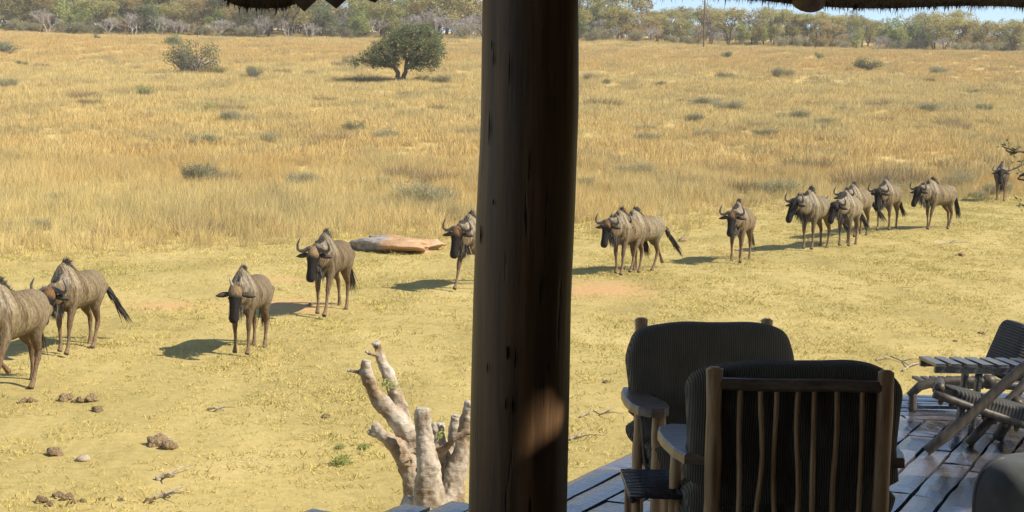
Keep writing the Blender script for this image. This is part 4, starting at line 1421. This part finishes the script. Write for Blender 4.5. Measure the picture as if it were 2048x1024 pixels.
def deck_chair():
    random.seed(75)
    f0 = on_z(1853, 908)
    root = empty('deck_chair', (f0.x, f0.y, 0))
    tag(root, 'low log deck chair with crossed legs and patterned seat cushion', 'chair')
    Yn, Yf = f0.y, f0.y + .42
    def q(px, py, Y): return P(px, py, Y) - root.location
    b = B(); rod(b, q(1853, 902, Yn), q(2085, 705, Yn + .02), .034, .006, 12); b.build('long_leg', M['poledark'], root, True)
    f2 = on_z(1937, 893)
    b = B(); rod(b, f2 - root.location + Vector((0, 0, .02)), q(2070, 745, Yf), .032, .006, 12); b.build('long_leg', M['poledark'], root, True)
    f3 = on_z(1996, 880)
    b = B(); rod(b, f3 - root.location + Vector((0, 0, .02)), q(2040, 800, Yf - .1), .038, .006, 12); b.build('prop_leg', M['poledark'], root, True)
    for (Y, lab) in ((Yn + .03, 0), (Yf, 1)):
        dy = -12 * lab
        b = B(); rod(b, q(1868, 788 + dy, Y), q(2085, 862 + dy, Y), .028, .004, 12); b.build('seat_rail', M['poledark'], root, True)
    p0, p1 = q(1892, 786, (Yn + Yf) / 2), q(2085, 838, (Yn + Yf) / 2)
    c = cushion((p1 - p0).length, .40, .115, (), .35, 5).build('seat_cushion', M['stripes'], root, True)
    c.location = (p0 + p1) / 2; c.rotation_euler = (0, math.atan2(-(p1 - p0).z, (p1 - p0).x), 0)
    for i in range(8):
        t = .06 + i * .1
        a, d = q(1868, 801, Yn + .03).lerp(q(2085, 876, Yn + .03), t), q(1868, 788, Yf).lerp(q(2085, 862, Yf), t)
        b = B(); rod(b, a, d, .018, .002, 7, 3); b.build('seat_slat', M['poledark'], root, True)
    a = q(1880, 776, Yn + .03); d = q(1880, 762, Yf)
    b = B(); rod(b, a, d, .03, .003, 9, 3); b.build('front_rail', M['poledark'], root, True)
deck_chair()

def slatted_table():
    random.seed(77)
    zt = .5
    p = on_z(1872, 727, zt)
    root = empty('slatted_table', (p.x, p.y, 0))
    tag(root, 'low coffee table with gapped slats behind the log deck chair', 'table')
    D, Lx = .40, 1.15
    x = .0
    i = 0
    while x < Lx:
        b = B(); b.box((x + .035, D / 2, zt - .012), (.072, D, .022), None, .002); b.build('slat', M['slatw'], root); x += .108; i += 1
    for y in (.03, D - .03):
        b = B(); b.box((Lx / 2, y, zt - .046), (Lx, .03, .045)); b.build('apron', M['slatw'], root)
    for (x, y) in ((.14, .06), (Lx - .14, .06), (.14, D - .06), (Lx - .14, D - .06)):
        b = B(); rod(b, (x + (.14 if x < .5 else -.14), y, 0), (x + .18 if x < .5 else x, y, zt - .05), .026, .003, 9); b.build('leg', M['slatw'], root, True)
deck_tbl = slatted_table()

def lounger():
    random.seed(79)
    Y = 10.55
    p = P(1832, 790, Y)
    root = empty('sun_lounger', (p.x, p.y, 0))
    tag(root, 'low lounger with raised dark striped back cushion at the far edge of the terrace', 'lounger')
    def q(px, py, dy=0.0): return P(px, py, Y + dy) - root.location
    for dy in (0, .55):
        b = B(); b.tube([q(1818, 792, dy), q(1840, 772, dy), q(1870, 764, dy), q(1920, 761, dy), q(1965, 764, dy), q(2010, 770, dy), q(2110, 775, dy)], [.03, .036, .036, .036, .038, .036, .034], 10)
        b.build('side_rail', M['poledark'], root, True)
        b = B(); e = q(1826, 785, dy); rod(b, (e.x, e.y, 0), e, .03, .004, 9); b.build('leg', M['poledark'], root, True)
        e = q(2090, 775, dy)
        b = B(); rod(b, (e.x, e.y, 0), e, .03, .004, 9); b.build('leg', M['poledark'], root, True)
        b = B(); b.tube([q(1962, 766, dy), q(1972, 762, dy), q(1985, 763, dy), q(1992, 767, dy)], [.02, .052, .052, .02], 10); b.build('knob', M['poledark'], root, True)
    c0, c1 = q(2030, 695, .28), q(2034, 695, .28)
    c = cushion(.46, .58, .34, (), .25, 9).build('back_cushion', M['stripes'], root, True)
    c.location = (c0 + c1) / 2 + Vector((.04, 0, -.06)); c.rotation_euler = (0, RAD(-66), 0)
    s0, s1 = q(1850, 757, .28), q(1990, 757, .28)
    for i in range(9):
        e = s0.lerp(s1, i / 8)
        b = B(); b.box((e.x, e.y, e.z - .03), (.045, .56, .02)); b.build('slat', M['poledark'], root)
lounger()

def pouf():
    root = empty('pouf', (2.47, 6.5, 0))
    tag(root, 'round grey fabric pouf with gathered seams on the terrace floor', 'pouf')
    v, f = [], []
    nu, nv = 40, 20
    for j in range(nv + 1):
        a = math.pi * (j / nv - .5)
        for i in range(nu):
            lo = 2 * math.pi * i / nu
            pl = 1 - .030 * abs(math.sin(4 * lo)) ** 8 * 1.0 + .012 * math.sin(3 * lo + 2 * a)
            r = .275 * max(.0, math.cos(a)) ** .55 * pl
            z = .235 + .232 * math.copysign(abs(math.sin(a)) ** .8, math.sin(a)) + .012 * math.sin(2 * lo)* math.cos(a)
            v.append((r * math.cos(lo), r * math.sin(lo), z))
    for j in range(nv):
        for i in range(nu):
            i2 = (i + 1) % nu
            f.append((j * nu + i, j * nu + i2, (j + 1) * nu + i2, (j + 1) * nu + i))
    B().add(v, f).build('body', M['canvas'], root, True)
    for k in range(4):
        b = B()
        a0 = k * math.pi / 4 * 2 + math.pi / 4 * 0
        pts = []
        for j in range(2, nv - 1):
            pts.append(Vector(v[j * nu + int(round(a0 / (2 * math.pi) * nu)) % nu]))
        b.tube(pts, .006, 6); b.build('seam', M['canvas'], root, True)
pouf()

# ------------------------------------------------------------------ veranda: post, roof, added side wall
def post_mat():
    t = NT('dark_post')
    v = t.coords('Object', (9, 9, .5))
    f = t.noise(v, 2.2, 6, .62, .3)
    c = t.ramp(f, [(.28, (.036, .019, .009)), (.45, (.088, .047, .021)), (.60, (.145, .080, .035)), (.75, (.19, .110, .050))])
    ck = t.noise(t.coords('Object', (16, 16, 1.6)), 1.7, 3, .5)
    cr = t.ramp(ck, [(.29, (.12, .12, .12)), (.335, (1, 1, 1))])
    c = t.mix(1.0, c, cr, 'MULTIPLY')
    t.bump(t.math('ADD', f, t.math('MULTIPLY', cr, .8)), .4, .012)
    return t.set(c, .5, .35)
M['post'] = post_mat()
def post():
    Y = 4.0
    prof = [(-900, 985, 1165), (-500, 977, 1162), (-200, 970, 1158), (0, 965, 1155), (120, 963, 1156), (220, 962, 1156), (290, 960, 1153), (360, 956, 1151), (450, 952, 1148), (600, 947, 1142), (800, 942, 1139), (1024, 937, 1135), (1300, 930, 1131), (1590, 922, 1127)]
    seg = 48
    random.seed(90)
    c0 = P(1024, 1570, Y)
    root = empty('veranda_post', (c0.x, Y, 0))
    tag(root, 'thick dark varnished wooden post holding up the veranda roof', 'post')
    rings = []
    for (py, a, c) in prof:
        p = P((a + c) / 2, py, Y); r = (c - a) / 2 / F_PX * Y * .998
        rings.append((p.z, p.x - c0.x, r))
    rings.sort()
    zz = np.linspace(-.03, 5.2, 90)
    xs = np.interp(zz, [q[0] for q in rings], [q[1] for q in rings]); rs = np.interp(zz, [q[0] for q in rings], [q[2] for q in rings])
    v, f = [], []
    for z, x, r in zip(zz, xs, rs):
        for k in range(seg):
            a = 2 * math.pi * k / seg
            rr = r * (1 + .010 * math.sin(2 * a + z * 1.3) + .006 * math.sin(5 * a - z * 2.1) + .003 * math.sin(11 * a + 4 * z))
            v.append((x + rr * math.cos(a), rr * math.sin(a), z))
    n = len(zz)
    for i in range(n - 1):
        for k in range(seg):
            f.append((i * seg + k, i * seg + (k + 1) % seg, (i + 1) * seg + (k + 1) % seg, (i + 1) * seg + k))
    f.append(tuple((n - 1) * seg + k for k in range(seg)))
    B().add(v, f).build('shaft', M['post'], root, True)
    # old knots and checks in the wood
    for (px, py, w, h) in ((1016, 705, 9, 16), (1012, 806, 4, 14), (1026, 812, 6, 22), (1020, 140, 4, 40), (988, 118, 3, 22), (980, 255, 5, 40), (1031, 715, 3, 26), (976, 735, 4, 16), (963, 470, 5, 26), (985, 90, 3, 12), (1058, 330, 3, 40), (988, 405, 6, 8)):
        d = ray(px, py); o0 = Vector((0, 0, CAM_H))
        # front of the shaft along this line of sight
        z = P(px, py, Y).z
        cx = np.interp(z, zz, xs) + c0.x; r = np.interp(z, zz, rs)
        A = d.x ** 2 + d.y ** 2; Bq = -2 * (d.x * cx + d.y * Y); C = cx ** 2 + Y ** 2 - r * r
        disc = Bq * Bq - 4 * A * C
        if disc < 0: continue
        s_ = (-Bq - math.sqrt(disc)) / (2 * A)
        p = o0 + d * s_
        nrm = Vector((p.x - cx, p.y - Y, 0)).normalized(); sd = Vector((-nrm.y, nrm.x, 0))
        k = Y / F_PX
        b = B(); ring = []
        m = 10
        v2 = [p + nrm * .0005 - root.location]
        for i in range(m):
            a = 2 * math.pi * i / m
            v2.append(p + sd * (w * .36 * k * math.cos(a) * random.uniform(.5, 1.1)) + Vector((0, 0, 1)) * (h * .9 * k * math.sin(a) * random.uniform(.8, 1.1)) + nrm * .0035 - root.location)
        b.add(v2, [(0, 1 + i, 1 + (i + 1) % m) for i in range(m)])
        b.build('knot', M['knot'], root)
M['knot'] = NT('knot_hole').set((.022, .015, .010), .9, .1)
post()

M['thatch'] = noise_mat('thatch', [(.3, (.035, .024, .014)), (.7, (.11, .08, .048))], 30, (4, 1, 1), .95, .8, .02)
M['log'] = wood('roof_log', (.035, .02, .012), (.07, .042, .025), (.11, .07, .04), .6)
Y_E, Z_E, TAN = 7.0, 1.75 + 345 / F_PX * 7.0, .78
def eave_z(x):
    """the thatch hangs a little lower in one bundle"""
    px = 1024 + x / Y_E * F_PX
    dip = 36 * math.exp(-((px - 520) / 88) ** 4) - 2
    dip += 5 * math.sin(px * .012) * math.exp(-((px - 1800) / 500) ** 2) + (9 - 13 * (1 - min(1, max(0, (px - 1380) / 200))) if px > 1100 else 0)
    return Z_E - dip * Y_E / F_PX
def roof():
    random.seed(95)
    root = empty('thatched_roof', (0, Y_E, Z_E))
    tag(root, 'shaggy dark thatched veranda roof edge above the terrace', 'roof')
    T = Matrix.Translation(-Vector(root.location))
    def L(p): return Vector(p) - root.location
    xs = np.arange(-6.2, 5.72, .05)
    v, f = [], []
    for x in xs:
        z = eave_z(x) + .012
        v += [L((x, Y_E, z)), L((x, Y_E + .22, z + .16)), L((x, Y_E - 8.6, Z_E + 8.6 * TAN + .45)), L((x, Y_E - 10.6, Z_E + 8.6 * TAN - 1.3)), L((x, Y_E - 10.6, Z_E + 8.6 * TAN - 1.6)), L((x, Y_E - 8.6, Z_E + 8.6 * TAN + .05))]
    n = len(xs)
    for i in range(n - 1):
        for k in range(6):
            k2 = (k + 1) % 6
            f.append((i * 6 + k, i * 6 + k2, (i + 1) * 6 + k2, (i + 1) * 6 + k))
    f.append(tuple(range(6))[::-1]); f.append(tuple((n - 1) * 6 + k for k in range(6)))
    B().add(v, f).build('thatch', M['thatch'], root)
    b = B()
    for i in range(5200):
        x = random.uniform(-2.9, 3.4)
        z = eave_z(x)
        y = Y_E + random.uniform(-.03, .14)
        b.blade(L((x, y, z + .05 + (y - Y_E) * .6)), (random.gauss(0, .22), random.gauss(.12, .1), -1), .045 + random.expovariate(1 / .008) + max(0, (y - Y_E) * .5), random.uniform(.004, .009), .0)
    fr = b.build('fringe', M['thatch'], root); fr['kind'] = 'stuff'
    # rafter poles under the thatch, one butt end showing below the edge
    for x in (-4.6, -2.95, -1.3, 3.1, 4.6):
        b = B(); rod(b, L((x, Y_E - .25, Z_E + .25 * TAN - .02)), L((x, Y_E - 8.5, Z_E + 8.5 * TAN - .02)), .055, .002, 10); b.build('rafter', M['log'], root, True)
    c = P(1621, -4, Y_E - .05)
    b = B(); e0 = L((c.x, c.y + .06, c.z)); e1 = L((c.x, c.y - 8.2, c.z + 8.2 * TAN)); rod(b, e0, e1, .088, .001, 18)
    b.build('rafter', M['log'], root, True)
    # purlin carried by the post
    b = B(); rod(b, L((-6, 4.0, Z_E + 3.0 * TAN - .12)), L((5.6, 4.0, Z_E + 3.0 * TAN - .12)), .08, .001, 12); b.build('beam', M['log'], root, True)
    # saw-tooth trim board hanging beside the bundle
    teeth = [(575, -8), (608, 23), (640, -7), (672, 17), (704, -12), (750, 5), (775, -20)]
    Yt = Y_E - .12
    top = [L(P(x, -55, Yt)) for x, _ in teeth]; bot = [L(P(x, y, Yt)) for x, y in teeth]
    m = len(teeth)
    off = Vector((0, .02, 0))
    v = top + bot + [p + off for p in top] + [p + off for p in bot]
    f = []
    for i in range(m - 1):
        f += [(i, m + i, m + i + 1, i + 1), (2 * m + i, 2 * m + i + 1, 3 * m + i + 1, 3 * m + i), (m + i, 3 * m + i, 3 * m + i + 1, m + i + 1), (i, i + 1, 2 * m + i + 1, 2 * m + i)]
    f += [(0, 2 * m, 3 * m, m), (m - 1, 2 * m - 1, 4 * m - 1, 3 * m - 1)]
    B().add(v, f).build('zigzag_trim', M['log'], root)
roof()

M['bounce_white'] = noise_mat('bounce_white', [(.3, (.55, .50, .42)), (.7, (.68, .63, .54))], 3, rough=.9, bump=.3)  # pale so the unseen back wall bounces light onto the chairs
M['plaster'] = noise_mat('plaster', [(.3, (.16, .12, .085)), (.7, (.24, .185, .135))], 4, rough=.95, bump=.4, bdist=.02)
def walls():
    # added unseen wall, its hole throws the post's sun patch; lodge wall behind
    xw = 3.2
    rim = [(992, 808), (1020, 782), (1054, 766), (1086, 760), (1096, 788), (1118, 796), (1127, 828), (1117, 860), (1084, 880), (1050, 906), (1004, 930), (986, 880)]
    hole = []
    for (px, py) in rim:
        d = ray(px, py)
        cx, r = P(1040, py, 4.0).x, .1395
        A = d.x ** 2 + d.y ** 2; Bq = -2 * (d.x * cx + d.y * 4.0); C = cx ** 2 + 16.0 - r * r
        s_ = (-Bq - math.sqrt(max(0, Bq * Bq - 4 * A * C))) / (2 * A)
        p = Vector((0, 0, CAM_H)) + d * s_
        t = (xw - p.x) / to_sun.x
        hole.append((p.y + to_sun.y * t, p.z + to_sun.z * t))
    cy, cz = sum(h[0] for h in hole) / len(hole), sum(h[1] for h in hole) / len(hole)
    root = empty('sun_block_wall', (xw, cy, 0))
    tag(root, 'unseen wall added beside the veranda, pierced to let one sun patch through', 'wall')
    def zr(y): return Z_E + (Y_E - y) * TAN + .1 if y > Y_E - 8.6 else Z_E + 8.6 * TAN + .1 - (Y_E - 8.6 - y) * .8
    H = .35
    hole.sort(key=lambda h: math.atan2(h[1] - cz, h[0] - cy))
    m = len(hole)
    sq = []
    for h in hole:
        a = math.atan2(h[1] - cz, h[0] - cy); k = H / max(abs(math.cos(a)), abs(math.sin(a)))
        sq.append((cy + k * math.cos(a), cz + k * math.sin(a)))
    v, f = [], []
    for (y, z) in hole + sq:
        v.append((0, y - cy, z))
    for (y, z) in hole + sq:
        v.append((.05, y - cy, z))
    for i in range(m):
        j = (i + 1) % m
        f += [(i, j, m + j, m + i), (2 * m + i, 3 * m + i, 3 * m + j, 2 * m + j), (i, 2 * m + i, 2 * m + j, j)]
    # corners of the square that the rim fan leaves open are covered by the surrounding boards
    b = B().add(v, f)
    e = .10
    y0, y1 = -3.5 - cy, 5.0 - cy
    def sheet(ya, yb, za, zb_a, zb_b):
        b.add([(.02, ya, za), (.02, yb, za), (.02, yb, zb_b), (.02, ya, zb_a), (.09, ya, za), (.09, yb, za), (.09, yb, zb_b), (.09, ya, zb_a)], [(0, 1, 2, 3), (4, 7, 6, 5), (0, 4, 5, 1), (1, 5, 6, 2), (2, 6, 7, 3), (3, 7, 4, 0)])
    Hh = H - e
    sheet(y0, -Hh, 0, zr(y0 + cy), zr(-Hh + cy)); sheet(Hh, y1, 0, zr(Hh + cy), zr(y1 + cy))
    sheet(-Hh, Hh, 0, cz - Hh, cz - Hh); sheet(-Hh, Hh, cz + Hh, zr(-Hh + cy), zr(Hh + cy))
    b.build('wall', M['plaster'], root)
    bw = B(); bw.box((-1.4, -3.4, 3.6), (9.4, .2, 7.4))
    tag(bw.build('lodge_wall', M['bounce_white']), 'unseen lodge wall closing the back of the veranda, kept pale to bounce light', 'wall')
walls()

# ------------------------------------------------------------------ thorn tree growing beside the terrace
def side_tree():
    global rng
    rng = np.random.default_rng(77); random.seed(77)
    x0, y0 = 10.3, 9.8
    g = float(terrain(x0, y0))
    root = empty('thorn_tree', (x0, y0, g))
    tag(root, 'thorn tree beside the terrace whose small-leaved twigs reach into view', 'tree')
    lob = [((random.uniform(-1.6, 2.2), random.uniform(-2.6, 3.6), random.uniform(4.0, 5.6)), (random.uniform(1.1, 1.6), random.uniform(1.1, 1.6), random.uniform(.7, 1.0))) for _ in range(26)]
    crown, cc = leaf_cloud('crown', [l[0] for l in lob], [l[1] for l in lob], 34000, .13, LM['dark'], .24)
    link('crown', crown, root)
    b = B(); limbs(b, (0, 0, -.2), [(.3, .2, 2.6), (-.6, .1, 2.8)], [l[0] for l in lob], .2, cc[::8]); b.build('trunk', M['bark'], root)
    tw = B(); lf = B()
    Yt = 11.0
    def q(px, py, dy=0.0): return P(px, py, Yt + dy) - root.location
    fork = Vector((-.6, .1, 3.0))
    for path in ([(2120, 330), (2060, 305), (2030, 302), (2005, 293)], [(2120, 300), (2060, 322), (2040, 332), (2012, 345)], [(2120, 360), (2060, 362), (2036, 358)], [(2120, 430), (2060, 415), (2038, 408)], [(2035, 302), (2022, 306), (2012, 300)], [(2060, 342), (2040, 352)]):
        pts = [q(*p, random.uniform(-.15, .15)) for p in path]
        if path[0][0] == 2120:
            tw.tube([fork, fork.lerp(pts[0], .5) + Vector((0, 0, .25)), pts[0]], [.05, .035, .016], 6)
        tw.tube(pts, [.014, .010, .007, .003][:len(pts)], 5)
        for a, c in zip(pts[:-1], pts[1:]):
            for i in range(9):
                p = a.lerp(c, random.random())
                d = Vector((random.gauss(0, 1), random.gauss(0, 1), random.gauss(.2, 1)))
                e = p + d.normalized() * random.uniform(.01, .07)
                if random.random() < .4: tw.tube([p, e], [.003, .001], 3)
                lf.blade(e, d, random.uniform(.018, .035), .014, .2)
    tw.build('twigs', M['bark'], root); lf.build('leaves', LM['dark'], root)
side_tree()

# ------------------------------------------------------------------ thin dry-season air between the viewer and the wood
def haze():
    b = B(); b.box((0, 190, 28), (620, 640, 78))
    m = bpy.data.materials.new('haze'); m.use_nodes = True
    nt = m.node_tree
    nt.nodes.remove(nt.nodes['Principled BSDF'])
    pv = nt.nodes.new('ShaderNodeVolumePrincipled')
    pv.inputs['Color'].default_value = (.95, .94, .92, 1)
    pv.inputs['Density'].default_value = .00036
    nt.links.new(pv.outputs[0], nt.nodes['Material Output'].inputs['Volume'])
    o = b.build('haze', m)
    o['kind'] = 'stuff'; o['label'] = 'thin pale haze in the air over the savanna'; o['category'] = 'haze'
haze()
